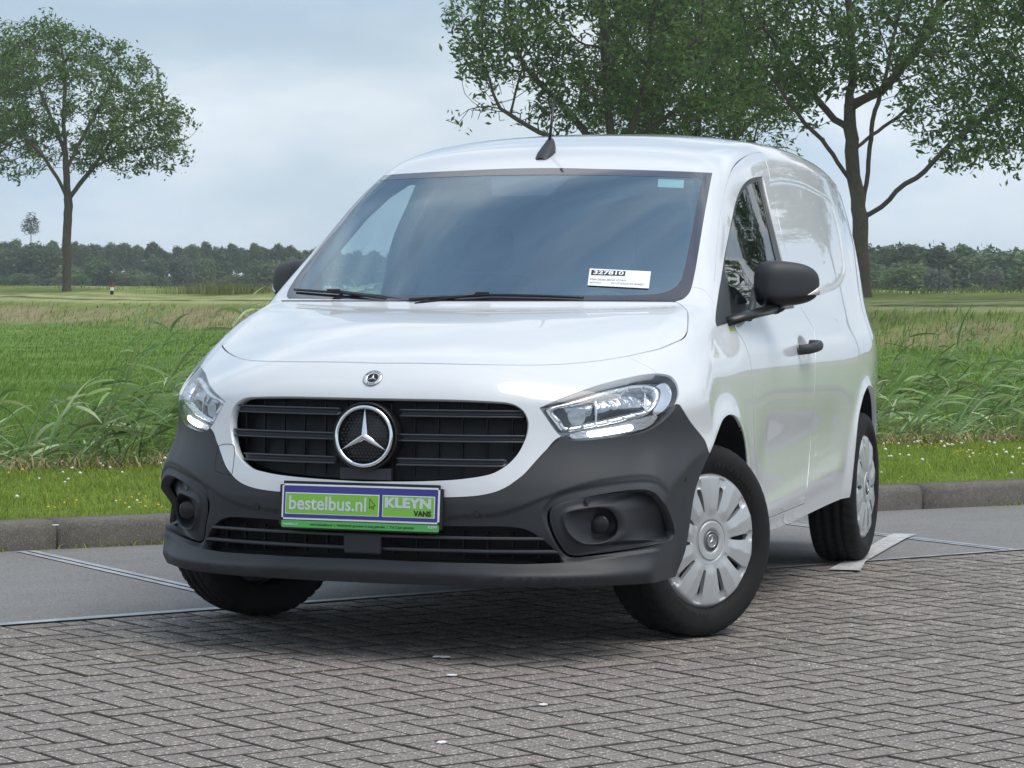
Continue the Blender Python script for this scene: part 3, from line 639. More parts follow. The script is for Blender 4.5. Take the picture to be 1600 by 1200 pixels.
def hub_mesh():
    """silver wheel cover: dished disc with ten slots and broad twisted blades"""
    Rr=.2235; co=[];ed=[]
    def add(q):
        b=len(co); co.extend(q); n=len(q); ed.extend((b+i,b+(i+1)%n) for i in range(n))
    circ=lambda r,n=96:[(r*math.cos(t*2*math.pi/n),r*math.sin(t*2*math.pi/n)) for t in range(n)]
    add(circ(Rr)); add(circ(.0655,60)); add(circ(.0625,60)); add(circ(.034,40))
    slots=[];steps=[]
    for k in range(10):
        a=math.radians(36*k+8)
        def pp(r,da): return np.array((r*math.cos(a+da/r),r*math.sin(a+da/r)))
        sl_=[pp(.098,-.003),pp(.096,.001),pp(.100,.005),pp(.125,.009),pp(.150,.012),pp(.170,.012),pp(.176,.006),pp(.177,-.006),pp(.170,-.009),pp(.145,-.007),pp(.118,-.005)]
        st=[pp(.178,-.011),pp(.178,.018),pp(.203,.020),pp(.207,.010),pp(.207,-.010),pp(.203,-.016)]
        sl_=catmull(sl_,True,.004); slots.append(np.array(sl_)); add([tuple(x) for x in sl_])
        st=catmull(st,True,.004); steps.append(np.array(st)); add([tuple(x) for x in st])
    for r in np.linspace(.045,.218,26):
        n=int(2*math.pi*r/.0075); co.extend([(r*math.cos(t*2*math.pi/n+r*30),r*math.sin(t*2*math.pi/n+r*30)) for t in range(n)])
    co.append((0,0))
    vs,es,fs,*_=delaunay_2d_cdt([Vector(c) for c in co],ed,[],0,1e-7,False)
    q=np.array([tuple(v) for v in vs]); F=np.array([f for f in fs if len(f)==3]); c=q[F].mean(1)
    keep=(np.hypot(*c.T)<Rr); s_in=np.zeros(len(q)); 
    for s in slots: keep&=~(polysd(c,s)<0)
    F=F[keep]
    r=np.hypot(*q.T); a=np.arctan2(q[:,1],q[:,0])
    def h(q):
        r=np.hypot(*q.T); a=np.arctan2(q[:,1],q[:,0])
        z=.018*np.sqrt(np.clip(1-((r-.10)/.135)**2,0,1))+.004
        z-=.014*sstep(.205,.2235,r)
        ph=((np.degrees(a)-8)/36)%1
        blade=sstep(.075,.11,r)*(1-sstep(.2,.22,r))
        z+=blade*.007*(np.abs(ph-.5)*-2+1)*1.0 + blade*.004*(ph-.5)
        z+=.005*(1-sstep(.060,.0665,r))-.003*(1-sstep(.032,.035,r))-.004*np.exp(-((r-.064)/.0012)**2)
        for s in steps:
            m=near(q,s,.004)
            if m.any(): z[m]-=.005*(1-sstep(-.006,.001,polysd(q[m],s)))
        return z
    z=h(q); e=1e-3
    nx=(h(q+[e,0])-h(q-[e,0]))/(2*e); ny=(h(q+[0,e])-h(q-[0,e]))/(2*e)
    V=np.stack([q[:,0],z,q[:,1]],1); Nn=np.stack([-nx,np.ones(len(q)),-ny],1); Nn/=np.linalg.norm(Nn,axis=1)[:,None]
    t=V[F]; fn=np.cross(t[:,1]-t[:,0],t[:,2]-t[:,0]); fl=fn[:,1]<0; F[fl]=F[fl][:,::-1]
    e=np.concatenate([F[:,[0,1]],F[:,[1,2]],F[:,[2,0]]]); key=np.sort(e,1); u,ix,ct=np.unique(key,axis=0,return_index=True,return_counts=True); be=e[ix[ct==1]]
    n0=len(V); k=len(be); i=np.arange(k); A=V[be[:,0]];B=V[be[:,1]]; sn=np.cross(B-A,[0,1.,0]); sn/=np.linalg.norm(sn,axis=1)[:,None]+1e-12; dd=np.array([0,.016,0])
    V=np.concatenate([V,A,B,B-dd,A-dd]); Nn=np.concatenate([Nn,sn,sn,sn,sn]); F=np.concatenate([F,np.stack([n0+i+k,n0+i,n0+i+3*k],1),np.stack([n0+i+k,n0+i+3*k,n0+i+2*k],1)])
    me=meshnp('wheel_cover',V,np.ascontiguousarray(F),True,Nn); me.materials.append(SILVER); return me
def star_mesh(r,depth,w=.135,ring=0,n=72,fold=True):
    """three pointed star in the x(right) y(up) plane, facing +z, optional ring of radius ring"""
    V=[];F=[]
    for k in range(3):
        a=math.radians(90+120*k); tip=np.array((math.cos(a),math.sin(a)))*r; b1=math.radians(90+120*k+60); b2=math.radians(90+120*k-60)
        p1=np.array((math.cos(b1),math.sin(b1)))*r*w; p2=np.array((math.cos(b2),math.sin(b2)))*r*w; i=len(V)
        V+= [(0,0,depth),(tip[0],tip[1],0),(p1[0],p1[1],0),(p2[0],p2[1],0)]; F+=[(i,i+1,i+2),(i,i+3,i+1)]
    V=np.array(V)
    if ring:
        tv,tf=tube_mesh([(math.cos(t)*ring,math.sin(t)*ring,0) for t in np.linspace(0,2*np.pi,n+1)],ring*.055,8,False); n0=len(V); V=np.concatenate([V,tv]); F+= [tuple(x+n0 for x in f) for f in tf]
    return V,F
TV,TF=tyre_data(); HUB=hub_mesh()
def wheel(x,y,steer,s):
    w=empty('wheel',(x,s*y,.326),VAN)
    rotz=(steer if s>0 else math.pi+steer)
    w.rotation_euler=(0,0,rotz)
    V=TV.copy(); 
    V[:,2]=np.maximum(V[:,2],-.3245)
    # bulge at contact
    obj('tyre',meshnp('tyre',V,TF,True) if 'tyre' not in bpy.data.meshes else bpy.data.meshes['tyre'],RUBBER,w)
    h=link(bpy.data.objects.new('wheel_cover',HUB),w); h.location=(0,.078,0); h.scale=(1.045,1,1.045); h.rotation_euler=(0,rad(RNG.uniform(0,36)),0) if not (s>0 and x>-1) else (0,rad(10),0)
    V,F=lathe([(.0,.04),(.05,.045),(.07,.035),(.13,.03),(.16,.04),(.19,.035),(.205,.0),(.212,.06),(.232,.075),(.2345,.083),(.226,.086)],64)
    obj('rim',meshnp('rim',V,F,True),STEEL,w)
    if 'wheel_bolt' not in bpy.data.meshes:
        bm=bmesh.new(); bmesh.ops.create_uvsphere(bm,u_segments=12,v_segments=8,radius=.0165,matrix=Matrix.Diagonal((1,1.3,1,1))); bme=bpy.data.meshes.new('wheel_bolt'); bm.to_mesh(bme); bm.free(); bme.polygons.foreach_set('use_smooth',np.ones(len(bme.polygons),bool)); bme.materials.append(mat('bolt_grey',(.45,.5,.56),.3,metal=.5))
    for k in range(10):
        a=math.radians(36*k+20); r_=.135 if k%2==0 else .15; o=link(bpy.data.objects.new('wheel_bolt',bpy.data.meshes['wheel_bolt']),w); o.location=(r_*math.cos(a),.053,r_*math.sin(a))
    # cap badge
    V,F=lathe([(0,.0),(.020,.0),(.0215,.001),(.0335,.001),(.034,-.001)],40); 
    b=obj('cap_badge',meshnp('cap_badge',V[:, [0,1,2]],F[:, ::1],True),mat('badge_grey',(.30,.29,.30),.35,metal=.5) if 'badge_grey' not in MATS else MATS['badge_grey'],w); b.location=(0,.1035,0)
    V,F=star_mesh(.0195,.004,.16,.021); V=V[:,[0,2,1]]; V[:,0]*=-1
    b2=obj('cap_star',meshnp('cap_star',V,F,False),CHROME,w); b2.location=(0,.105,0)
    # dark ring of tiny marks round the badge
    bm=bmesh.new()
    for k in range(26):
        a=2*math.pi*k/26; bmesh.ops.create_cube(bm,size=1,matrix=Matrix.Rotation(-a,4,'Y')@Matrix.Translation((.0275,.0,0))@Matrix.Diagonal((.007,.001,.003,1)))
    b3=bm_obj('badge_marking',bm,PBLACK,w); b3.location=(0,.1052,0)
    return w
wheel(0,.79,rad(-28.4),1); wheel(0,.79,rad(-31),-1); wheel(-2.716,.80,0,1); wheel(-2.716,.80,0,-1)

# ---------------------------------------------------------------- head lamps
BEZO=[(855,639),(862,633.5),(899,621),(942.5,605.5),(977.5,597.5),(1000,595),(1021,596),(1035,602),(1037,612),(1032,630),(1021,645),(1004,654),(960,664),(925,669.5),(893,674),(881,672.5),(871,661.5),(860,648)]
BEZI=[(866,641),(899,629),(942.5,613.5),(977.5,603),(1004,600),(1024,603),(1029,615),(1025,632),(1016,643.5),(1000,647.5),(960,656.5),(925,663),(892,668.5),(884,666),(877,656)]
DRLP=[(893,678),(925,673),(960,668),(1004,659),(1026,650),(1032,652),(1022,664),(1004,672),(960,679),(925,683),(897,684.5)]
DRLC=[(922,674.5),(960,669.5),(990,664.5),(992,671.5),(960,678),(924,682)]
SIDEP=[(1028,600),(1044,592),(1053,602),(1055,614),(1052,628),(1043,642),(1032,650),(1026,648),(1036,628),(1040,612)]
for s in 'LR':
    h=empty('headlight',(0,0,0),VAN)
    # black rim = whole outline sunk a little, cover on top
    patch('lamp_housing',['hl'],MATS.get('lamp_grey') or mat('lamp_grey',(.42,.45,.48),.3,metal=.7,bump=(50,.006,.4)),h,s,off=.050,skirt=0)
    px=np.array(catmull(HL,True,4)); 
    q3=trace(HL,True,4); qi=q3
    # rim ring: between outline and a smaller outline
    c=px.mean(0); 
    def inset(p,d):
        t=np.roll(p,-1,0)-np.roll(p,1,0); t/=np.linalg.norm(t,axis=1)[:,None]+1e-9; n=np.stack([-t[:,1],t[:,0]],1)
        if polysd((p+n*2)[:1],p)[0]>0: n=-n
        return p+n*np.asarray(d)[:,None] if np.ndim(d) else p+n*d
    dpx=3.2+3.0*((px[:,0]<900)&(px[:,1]>640))+2.2*((px[:,1]<625)&(px[:,0]<1010))
    pin=inset(px,dpx)
    A,_=pix(px); B,_=pix(pin); NA=normal(A); NB=normal(B); n=len(A)
    V=np.concatenate([A-NA*.002,B-NB*.004,B-NB*.014]); Vw=np.concatenate([B-NB*.014,B-NB*.052])*([1,-1,1] if s=='R' else [1,1,1]); Fw=[(i,n+i,n+(i+1)%n,(i+1)%n) for i in range(n)]; obj('lamp_wall',meshnp('lamp_wall',Vw,Fw),MATS['lamp_grey'],h); F=[]
    for k in range(2):
        for i in range(n): j=(i+1)%n; F.append((k*n+i,(k+1)*n+i,(k+1)*n+j,k*n+j))
    if s=='R': V=V*[1,-1,1]; F=[f[::-1] for f in F]
    obj('lamp_rim',meshnp('lamp_rim',V,F,False),GLOSSB,h)
    patch('lamp_cover',['hl'],LAMPG,h,s,off=.001,skirt=0)
    # inner parts
    def ring(name,o_,i_,oo,oi,m):
        O=catmull(o_,True,3); k=len(O); I=catmull(i_,True,3); I=I[np.linspace(0,len(I)-1e-6,k).astype(int)]
        # match by nearest start
        d=[np.abs(np.roll(I,-t,0)-O).sum() for t in range(0,k,1)]; I=np.roll(I,-int(np.argmin(d)),0)
        A,_=pix(O); B,_=pix(I); NA=normal(A,False); NB=normal(B,False)
        V=np.concatenate([A-NA*(oo+.022),A-NA*oo,B-NB*oi,B-NB*(oi+.03)]); F=[]
        for r in range(3):
            for i in range(k): j=(i+1)%k; F.append((r*k+i,r*k+j,(r+1)*k+j,(r+1)*k+i))
        if s=='R': V=V*[1,-1,1]; F=[f[::-1] for f in F]
        return obj(name,meshnp(name,V,F,True),m,h)
    ring('lamp_bezel',BEZO,BEZI,.018,.014,SILVER_B:=MATS.get('bezel_silver') or mat('bezel_silver',(.80,.82,.85),.18,metal=.9))
    decal('reflector',BEZI,REFL,h,off=.045,side=s,res=.006)
    # dark inner bowl at the inboard end and vertical ribs
    decal('lamp_inner_bowl',[(868,642),(885,636),(893,650),(899,667),(892,668),(884,665),(877,656)],LAMPD,h,off=.036,side=s)
    decal('lamp_lower_bowl',[(902,664),(925,652),(960,644),(1000,634),(1018,630),(1014,642),(1000,646),(960,655),(925,661)],LAMPD,h,off=.040,side=s)
    for xx,t,b in ((936,616,659),(1015,604,640)):
        decal('lamp_rib',[(xx-1,t),(xx+1.2,t),(xx+4.5,(t+b)/2),(xx+4.2,b),(xx+1.5,b),(xx+2,(t+b)/2)],SILVER_B,h,off=.030,side=s,res=.02,thick=.006,step=8)
    decal('lamp_projector',[(893,645),(903,640),(916,641),(922,650),(918,661),(903,664),(895,656)],MATS['lamp_grey'],h,off=.034,side=s,thick=.01)
    decal('side_reflector',SIDEP,SILVER_B,h,off=.020,side=s,thick=.02)
    decal('daytime_light',DRLP,DRLO,h,off=.014,side=s,thick=.02)
    decal('daytime_lamp',DRLC,DRL,h,off=.011,side=s,thick=.004)
# ---------------------------------------------------------------- grille
GRL=empty('grille',(0,0,0),VAN)
patch('grille_backing',['grille_hole'],DARKB,GRL,'both',skirt=0,xoff=.085)
def fx(y,z,feat=False):
    y=np.atleast_1d(y).astype(float); z=np.broadcast_to(z,y.shape).astype(float); o=np.stack([np.full(len(y),1.6),y,z],1); P,ok=cast(o,np.tile([-1.,0,0],(len(y),1)),0,1.6,60,feat); return P[:,0]
gp=trace(GR,True,5)[:,1:]; lgp=trace(LG,True,5)[:,1:]
def yspan(poly,z):
    ys=np.linspace(0,1,400); ins=polysd(np.stack([ys,np.full(400,z)],1),poly)<0; return ys[ins].max() if ins.any() else 0
def slat(name,z0,z1,poly,setback,depth,m,parent,y0=0,prof=None,zc=None):
    yl=min(yspan(poly,z0),yspan(poly,z1))-.002 if poly is not None else zc
    ys=np.linspace(-yl,yl,90); ys=ys[np.abs(ys)>=y0] if y0 else ys
    for half in ((ys[ys>0],ys[ys<0]) if y0 else (ys,)):
        zm=(z0+z1)/2; xb=fx(half,zm)-setback
        pr=prof or [(0,z1),(.004,z1-.0012),(.004,z1-.0042),(-.013,z1-.0062),(-.013,z0+.0062),(.004,z0+.0042),(.004,z0+.0012),(0,z0),(-depth,z0+.004),(-depth,z1-.004)]
        k=len(pr); V=np.array([[x+dx,y,z] for x,y in zip(xb,half) for dx,z in pr]); F=[]
        for i in range(len(half)-1):
            for j in range(k): j2=(j+1)%k; F.append((i*k+j,i*k+j2,(i+1)*k+j2,(i+1)*k+j))
        F.append(tuple(range(k-1,-1,-1))); F.append(tuple((len(half)-1)*k+j for j in range(k)))
        obj(name,meshnp(name,V,F,False),m,parent)
GSL=mat('grille_slat_black',(.028,.031,.037),.42)
for z0,z1 in ((.762,.786),(.686,.710),(.612,.636)): slat('slat',z0,z1,gp,.016,.035,SLATM,GRL,y0=.10)
# thin vertical vanes behind the slats
for y in np.arange(-.46,.47,.075):
    zt=.80 if abs(y)<.42 else .77; zb=.575 if abs(y)<.3 else (.61 if abs(y)<.4 else .66)
    box('vane',(fx(y,.7)[0]-.066,y,(zt+zb)/2),(.012,.004,zt-zb),DARKB,GRL)
box('radar_panel',(fx(0,.58)[0]-.035,0,.583),(.02,.17,.036),GSL,GRL,.002)
# star
SX=fx(0,.70)[0]
MX=Matrix(((0,0,1,SX),(1,0,0,0),(0,1,0,.700),(0,0,0,1)))@Matrix.Rotation(rad(-4),4,'X')
def place(V): return np.array([tuple(MX@Vector(v)) for v in V])
ST=empty('star_emblem',(0,0,0),VAN)
V,F=star_mesh(.087,.016,.135,0); V[:,2]+=.006; obj('star',meshnp('star',place(V),F,False),CHROME,ST)
V,F=tube_mesh([(math.cos(t)*.0905,math.sin(t)*.0905,.008) for t in np.linspace(0,2*np.pi,97)],.0062,12,False); obj('star_ring',meshnp('star_ring',place(V),F,True),CHROME,ST)
V,F=lathe([(0,0),(.086,0),(.088,-.012),(.098,-.010),(.1035,.004),(.106,.0),(.107,-.05)],72); V=V[:,[0,2,1]]; V[:,2]=V[:,2]*1+ -.0; obj('star_backing',meshnp('star_backing',place(V),F[:, ::-1],True),GLOSSB,ST)
bm=bmesh.new()
for i in range(-7,8):
    for j in range(-7,8):
        x=i*.0115+(j%2)*.00575; y=j*.0105
        if math.hypot(x,y)<.079: bm_box(bm,(x,y,.0015),(.0048,.0048,.002),rot=Matrix.Rotation(rad(45),3,'Z'))
bmesh.ops.transform(bm,matrix=MX,verts=bm.verts); bm_obj('star_mesh_pattern',bm,GSL,ST)
# round badge on the nose
bx,bz=fx(0,.879)[0],.879; nn=normal(np.array([[bx,0,bz]]))[0]
zq=Vector(nn).to_track_quat('Z','Y').to_matrix().to_4x4(); 
R0=Vector((0,1,0)); U0=Vector(nn).cross(R0)
MB=Matrix(((0,U0[0],nn[0],bx),(1,U0[1],nn[1],0),(0,U0[2],nn[2],bz),(0,0,0,1)))
BG=empty('bonnet_badge',(0,0,0),VAN)
def placeb(V): return np.array([tuple(MB@Vector(v)) for v in V])
V,F=lathe([(0,.0015),(.0185,.0015),(.0195,.0025),(.0300,.0022),(.031,.0)],48); V=V[:,[0,2,1]]; obj('badge_disc',meshnp('badge_disc',placeb(V),F[:, ::-1],True),mat('badge_white_metal',(.75,.77,.79),.25,metal=.6),BG)
V,F=lathe([(0,.0022),(.0180,.0022)],40); V=V[:,[0,2,1]]; obj('badge_centre',meshnp('badge_centre',placeb(V),F[:, ::-1],True),PBLACK,BG)
V,F=star_mesh(.0185,.0022,.15,0); V[:,2]+=.0026; obj('badge_star',meshnp('badge_star',placeb(V),F,False),CHROME,BG)
V,F=tube_mesh([(math.cos(t)*.0305,math.sin(t)*.0305,.0015) for t in np.linspace(0,2*np.pi,49)],.0008,6,False); obj('badge_rim',meshnp('badge_rim',placeb(V),F,True),PBLACK,BG)
VV=[];FF=[];nb=0
for wd,a0,dirn in (('MERCEDES',90,-1),('BENZ',-90,1)):
    for k,ch in enumerate(wd):
        tv,tf=text_np(ch,.0088,.0002,0,'CENTER',res=1); a=rad(a0+dirn*(k-(len(wd)-1)/2)*17); rr=.0218 if dirn<0 else .0282
        ca,sa=math.cos(a),math.sin(a); up=np.array([ca,sa]) if dirn<0 else -np.array([ca,sa]); rt=np.array([up[1],-up[0]])
        p=np.array([ca,sa])*rr+tv[:,0:1]*rt+tv[:,1:2]*up; VV.append(np.c_[p,np.full(len(p),.0032)]); FF+=[tuple(i+nb for i in f) for f in tf]; nb+=len(p)
tag(obj('badge_lettering',meshnp('badge_lettering',placeb(np.concatenate(VV)),FF),PBLACK,BG),kind='stuff')
# ---------------------------------------------------------------- lower grille
LGR=empty('lower_grille',(0,0,0),VAN)
patch('grille_backing',['lowgrille_hole'],DARKB,LGR,'both',skirt=0,xoff=.09)
for z0,z1 in ((.388,.398),(.346,.357)): slat('slat',z0,z1,lgp,.010,.05,SLATM,LGR,prof=[(0,z1),(.003,z1-.001),(.003,z0+.002),(0,z0),(-.05,z0+.001),(-.05,z1-.001)])
for y in np.arange(-.525,.53,.075):
    if abs(y)>.02: box('vane',(fx(y,.36)[0]-.062,y,.368),(.02,.004,.08),DARKB,LGR)
o=box('sensor_cover',(fx(0,.37)[0]-.004,-.005,.368),(.022,.125,.068),GSL,LGR,.009,smooth=False,seg=3)
# parking sensors, tow eye cover, licence plate
def disc_on(px,r,m,name,parent,sides=(1,),ringm=None):
    P,_=pix([px],True); N_=normal(P)[0]; P=P[0]
    for s in sides:
        p=Vector(P*[1,s,1]); n_=Vector(N_*[1,s,1]); bm=bmesh.new()
        q=n_.to_track_quat('Z','Y').to_matrix().to_4x4()
        bmesh.ops.create_cone(bm,cap_ends=True,segments=24,radius1=r,radius2=r*.92,depth=.004,matrix=Matrix.Translation(p+n_*.0005)@q)
        o=bm_obj(name,bm,m,parent)
        tv,tf=tube_mesh([tuple(p+n_*.001+q.to_3x3()@Vector((math.cos(t)*r*1.12,math.sin(t)*r*1.12,0))) for t in np.linspace(0,2*np.pi,25)],.0007,5,False); obj('sensor_ring',meshnp('sensor_ring',tv,tf,True),GLOSSB,o)
for px in ((745,803),(1072,748)): disc_on(px,.0085,BLACK,'parking_sensor',bumper_o,(1,-1))
disc_on((918,783),.0085,GLOSSB,'parking_sensor',bumper_o,(1,-1))
# tow eye cover, only on the vehicle's right
tc_=[(-.535,.655),(-.505,.66),(-.475,.655),(-.468,.62),(-.468,.57),(-.475,.565),(-.54,.575),(-.548,.60),(-.545,.645)]
tc_=catmull(tc_,True,.008); xs=fx(tc_[:,0],tc_[:,1]); tv,tf=tube_mesh([(x+.0002,a,b) for x,(a,b) in zip(np.r_[xs,xs[:1]],np.r_[tc_,tc_[:1]])],.0011,5,False); obj('towing_eye_cover',meshnp('towing_eye_cover',tv,tf,True),GLOSSB,bumper_o)
# plate
PX=1.022; PZ=.492; tilt=rad(-5)
MP=Matrix.Translation((PX,0,PZ))@Matrix(((0,0,1,0),(1,0,0,0),(0,1,0,0),(0,0,0,1)))@Matrix.Rotation(tilt,4,'X')
PL=empty('number_plate',(0,0,0),VAN)
def flat(name,x0,x1,y0,y1,z,m,r=0,th=.001):
    bm=bmesh.new(); bm_box(bm,((x0+x1)/2,(y0+y1)/2,z-th/2),(x1-x0,y1-y0,th))
    if r: bmesh.ops.bevel(bm,geom=[e for e in bm.edges if abs(e.verts[0].co.z-e.verts[1].co.z)>th*.5],offset=r,segments=4,affect='EDGES')
    bmesh.ops.transform(bm,matrix=MP,verts=bm.verts); return bm_obj(name,bm,m,PL)
flat('plate_holder',-.270,.270,-.083,.066,-.002,PBLACK,.012,.012)
flat('plate_panel',-.261,.261,-.054,.057,.001,PWHITE,.006,.003)
flat('plate_field',-.2555,.2555,-.0485,.0515,.0018,PBLUE,.002)
flat('plate_frame',-.249,.064,-.037,.030,.0026,PWHITE); flat('plate_box',-.2465,.0615,-.0345,.0275,.0034,PGREEN)
flat('plate_frame',.0745,.2465,-.037,.030,.0026,PWHITE); flat('plate_box',.077,.244,-.0345,.0275,.0034,PGREEN)
flat('plate_strip',-.261,.261,-.0785,-.0570,.001,PGREEN2,.002,.003)
def txt(name,s,x,y,size,m,z,bold=0,sx=1.0,align='LEFT',w=None,shear=0):
    V,F=text_np(s,size,bold,0,align,shear,sx)
    if w: V[:,0]=(V[:,0]-V[:,0].min())*w/(V[:,0].max()-V[:,0].min())
    V=V+[x,y,z]; V=np.array([tuple(MP@Vector(v)) for v in V]); return obj(name,meshnp(name,V,F),m,PL)
txt('plate_lettering','bestelbus.nl',-.236,-.022,.060,PSILV,.0042,.0012,w=.258)
txt('plate_lettering','KLEYN',.083,-.006,.040,PSILV,.0042,.0022,w=.152)
txt('plate_lettering','VANS',.178,-.031,.022,PBLACK,.0042,.0010,w=.058)
txt('strip_lettering','www.bestelbus.nl  |  Nederlands grootste in jong gebruikt  |  Tot 2 jaar garantie',-.165,-.0715,.0105,PBLACK,.0018,.00018,w=.345)
txt('strip_lettering','bestelbus.nl',-.255,-.0715,.0105,PSILV,.0018,.0002,w=.05)
txt('strip_lettering','KLEYN',.226,-.067,.010,PSILV,.0018,.0004,w=.028)
ar_=np.array([(0,0),(0,-.030),(.0065,-.0245),(.0105,-.0335),(.0145,-.0315),(.0108,-.0228),(.019,-.0222)])+[.033,.018]
q=np.r_[ar_,ar_[:1]]; V=[];F=[]
for i in range(len(ar_)):
    a,b=q[i],q[i+1]; t=(b-a)/np.linalg.norm(b-a); n_=np.array([-t[1],t[0]])*.0008; k=len(V); V+=[(*(a-n_-t*.0006),.0042),(*(b-n_+t*.0006),.0042),(*(b+n_+t*.0006),.0042),(*(a+n_-t*.0006),.0042)]; F.append((k,k+1,k+2,k+3))
obj('plate_arrow',meshnp('plate_arrow',np.array([tuple(MP@Vector(v)) for v in V]),F),PBLACK,PL)
# ---------------------------------------------------------------- mirrors
def se(v,e): return np.sign(v)*np.abs(v)**e
def mirror(s):
    Mr=empty('wing_mirror',(0,0,0),VAN)
    c=np.array([-.745,.957,1.192]); ax=np.array([.075,.122,.084]); yaw=rad(32)
    n,m_=64,40; V=[]
    for i in range(m_+1):
        ph=-np.pi/2+np.pi*i/m_
        for j in range(n):
            t=2*np.pi*j/n; x=se(np.cos(ph),.60)*se(np.cos(t),.72); y=se(np.cos(ph),.60)*se(np.sin(t),.60); z=se(np.sin(ph),.60)
            zz=z*(1-.13*(y+.3))+(-.10*max(y,0)**2 if z>0 else .10*(y+1)*.5)
            if x<0: x*=.45
            V.append((x*(1-.25*(y+.2)),y,zz))
    V=np.array(V); F=[(i*n+j,i*n+(j+1)%n,(i+1)*n+(j+1)%n,(i+1)*n+j) for i in range(m_) for j in range(n)]
    L=V.copy(); V=V*ax; cy,sy=math.cos(yaw),math.sin(yaw)
    def w(V): V=V.copy(); x=V[:,0]*cy-V[:,1]*sy; y=V[:,0]*sy+V[:,1]*cy; return (np.stack([x,y,V[:,2]],1)+c)*[1,s,1]
    if s<0: F=[f[::-1] for f in F]
    lc=np.array([L[list(f)].mean(0) for f in F]); low=lc[:,2]<-.62+.16*(lc[:,1]+1)*.5
    up=[f for f,l in zip(F,low) if not l]; lo_=[f for f,l in zip(F,low) if l]
    obj('mirror_shell',meshnp('mirror_shell',w(V),F,True),BLACK,Mr)
    V2=V*[1.025,1.012,1.05]; obj('mirror_lower_shell',meshnp('mirror_lower_shell',w(V2),lo_,True),GLOSSB,Mr)
    # clear turn signal wrapped round the outer lower corner
    ys=np.linspace(.50,.985,16); A=[];B=[]
    for k,y in enumerate(ys):
        x=max(1e-3,(1-abs(y)**3.3)**.36)*(1-.25*(y+.2)); t=(y-.5)/.485
        A.append((x*1.03,y*1.012,-.47)); B.append((x*1.02,y*1.012,-.47+.42*t))
    A=np.array(A)*ax; B=np.array(B)*ax; Q=w(np.concatenate([A,B,A-[.02,.01,0],B-[.02,.01,0]])); k=len(ys); F3=[]
    for i in range(k-1): F3+= [(i,i+1,k+i+1,k+i),(k+i,k+i+1,3*k+i+1,3*k+i),(2*k+i,2*k+i+1,i+1,i)]
    if s<0: F3=[f[::-1] for f in F3]
    obj('indicator',meshnp('indicator',Q,F3,True),ORANGE,Mr)
    g=np.array([(-.047,y,z) for y,z in ((-.10,-.055),(.09,-.05),(.10,.0),(.085,.05),(-.09,.062),(-.105,.0))]); obj('mirror_glass',meshnp('mirror_glass',w(g),[tuple(range(6))[::-1] if s>0 else tuple(range(6))]),CHROME,Mr)
    P,_=pix([(1136,503),(1160,496),(1185,489)]); P=P+normal(P)*[[.004],[.035],[.075]]
    pts=np.concatenate([P,[[-.68,.925,1.10]]]); V,F2=tube_mesh(pts*[1,s,1],[.026,.027,.028,.030],14); zc=np.interp(V[:,0],pts[::-1,0],pts[::-1,2]); V[:,2]=zc+(V[:,2]-zc)*.62
    obj('mirror_arm',meshnp('mirror_arm',V,F2,True),GLOSSB,Mr)
    P,_=pix([(1162,500),(1164,478),(1168,455)]); P=P+normal(P)*[[.02],[.03],[.022]]; V,F2=tube_mesh(P*[1,s,1],[.014,.013,.005],10); obj('mirror_fin',meshnp('mirror_fin',V,F2,True),BLACK,Mr)
mirror(1); mirror(-1)
# door handles
def handle(s):
    H=empty('door_handle',(0,0,0),VAN)
    y0=.918; pts=[(-1.215,y0-.012,.945),(-1.225,y0+.022,.948),(-1.26,y0+.036,.952),(-1.32,y0+.040,.956),(-1.38,y0+.036,.960),(-1.415,y0+.020,.962),(-1.425,y0-.012,.962)]
    c=catmull(pts,False,.012); V,F=tube_mesh([(a,b*s,z) for a,b,z in c],.0145,12); cz=np.interp(V[:,0],[-1.425,-1.215],[.962,.945]); V[:,2]=cz+(V[:,2]-cz)*1.35
    obj('handle_grip',meshnp('handle_grip',V,F,True),BLACK,H)
    return H
handle(1); handle(-1)
# windscreen wipers, cowl
def wiper(pxs,side):
    W_=empty('wiper',(0,0,0),VAN)
    P,_=pix(catmull(pxs,False,10)); P=P+normal(P,False)*.008
    V,F=tube_mesh(P,.0048,8); V[:,2]=V[:,2]; obj('wiper_blade',meshnp('wiper_blade',V,F,True),GLOSSB,W_)
    k=int(len(P)*(.42)); a=P[k]+np.array([.006,0,.006]); base=np.array([.158,side,1.108])
    V,F=tube_mesh([a,(a+base)/2+[.0,0,.004],base],[.004,.006,.008],8); obj('wiper_arm',meshnp('wiper_arm',V,F,True),GLOSSB,W_)
    box('wiper_clip',tuple(a),(.016,.05,.012),GLOSSB,W_,.004)
    return W_
wiper([(462,455),(500,458),(540,461),(580,466),(604,470)],-.10)
wiper([(640,471),(690,468),(740,465.5),(770,464),(830,465),(880,466.5),(912,468)],-.14)
# windscreen cowl strip between bonnet and glass
cl=tr_open([(440,470),(500,470),(700,470),(900,470),(1056,471)],8); nl=normal(cl,False)
V=np.concatenate([cl+nl*.002+[.004,0,0],cl-nl*.012+[-.0,0,0]]); n=len(cl); obj('cowl',meshnp('cowl',V,[(i,i+1,n+i+1,n+i) for i in range(n-1)]),GLOSSB,VAN)
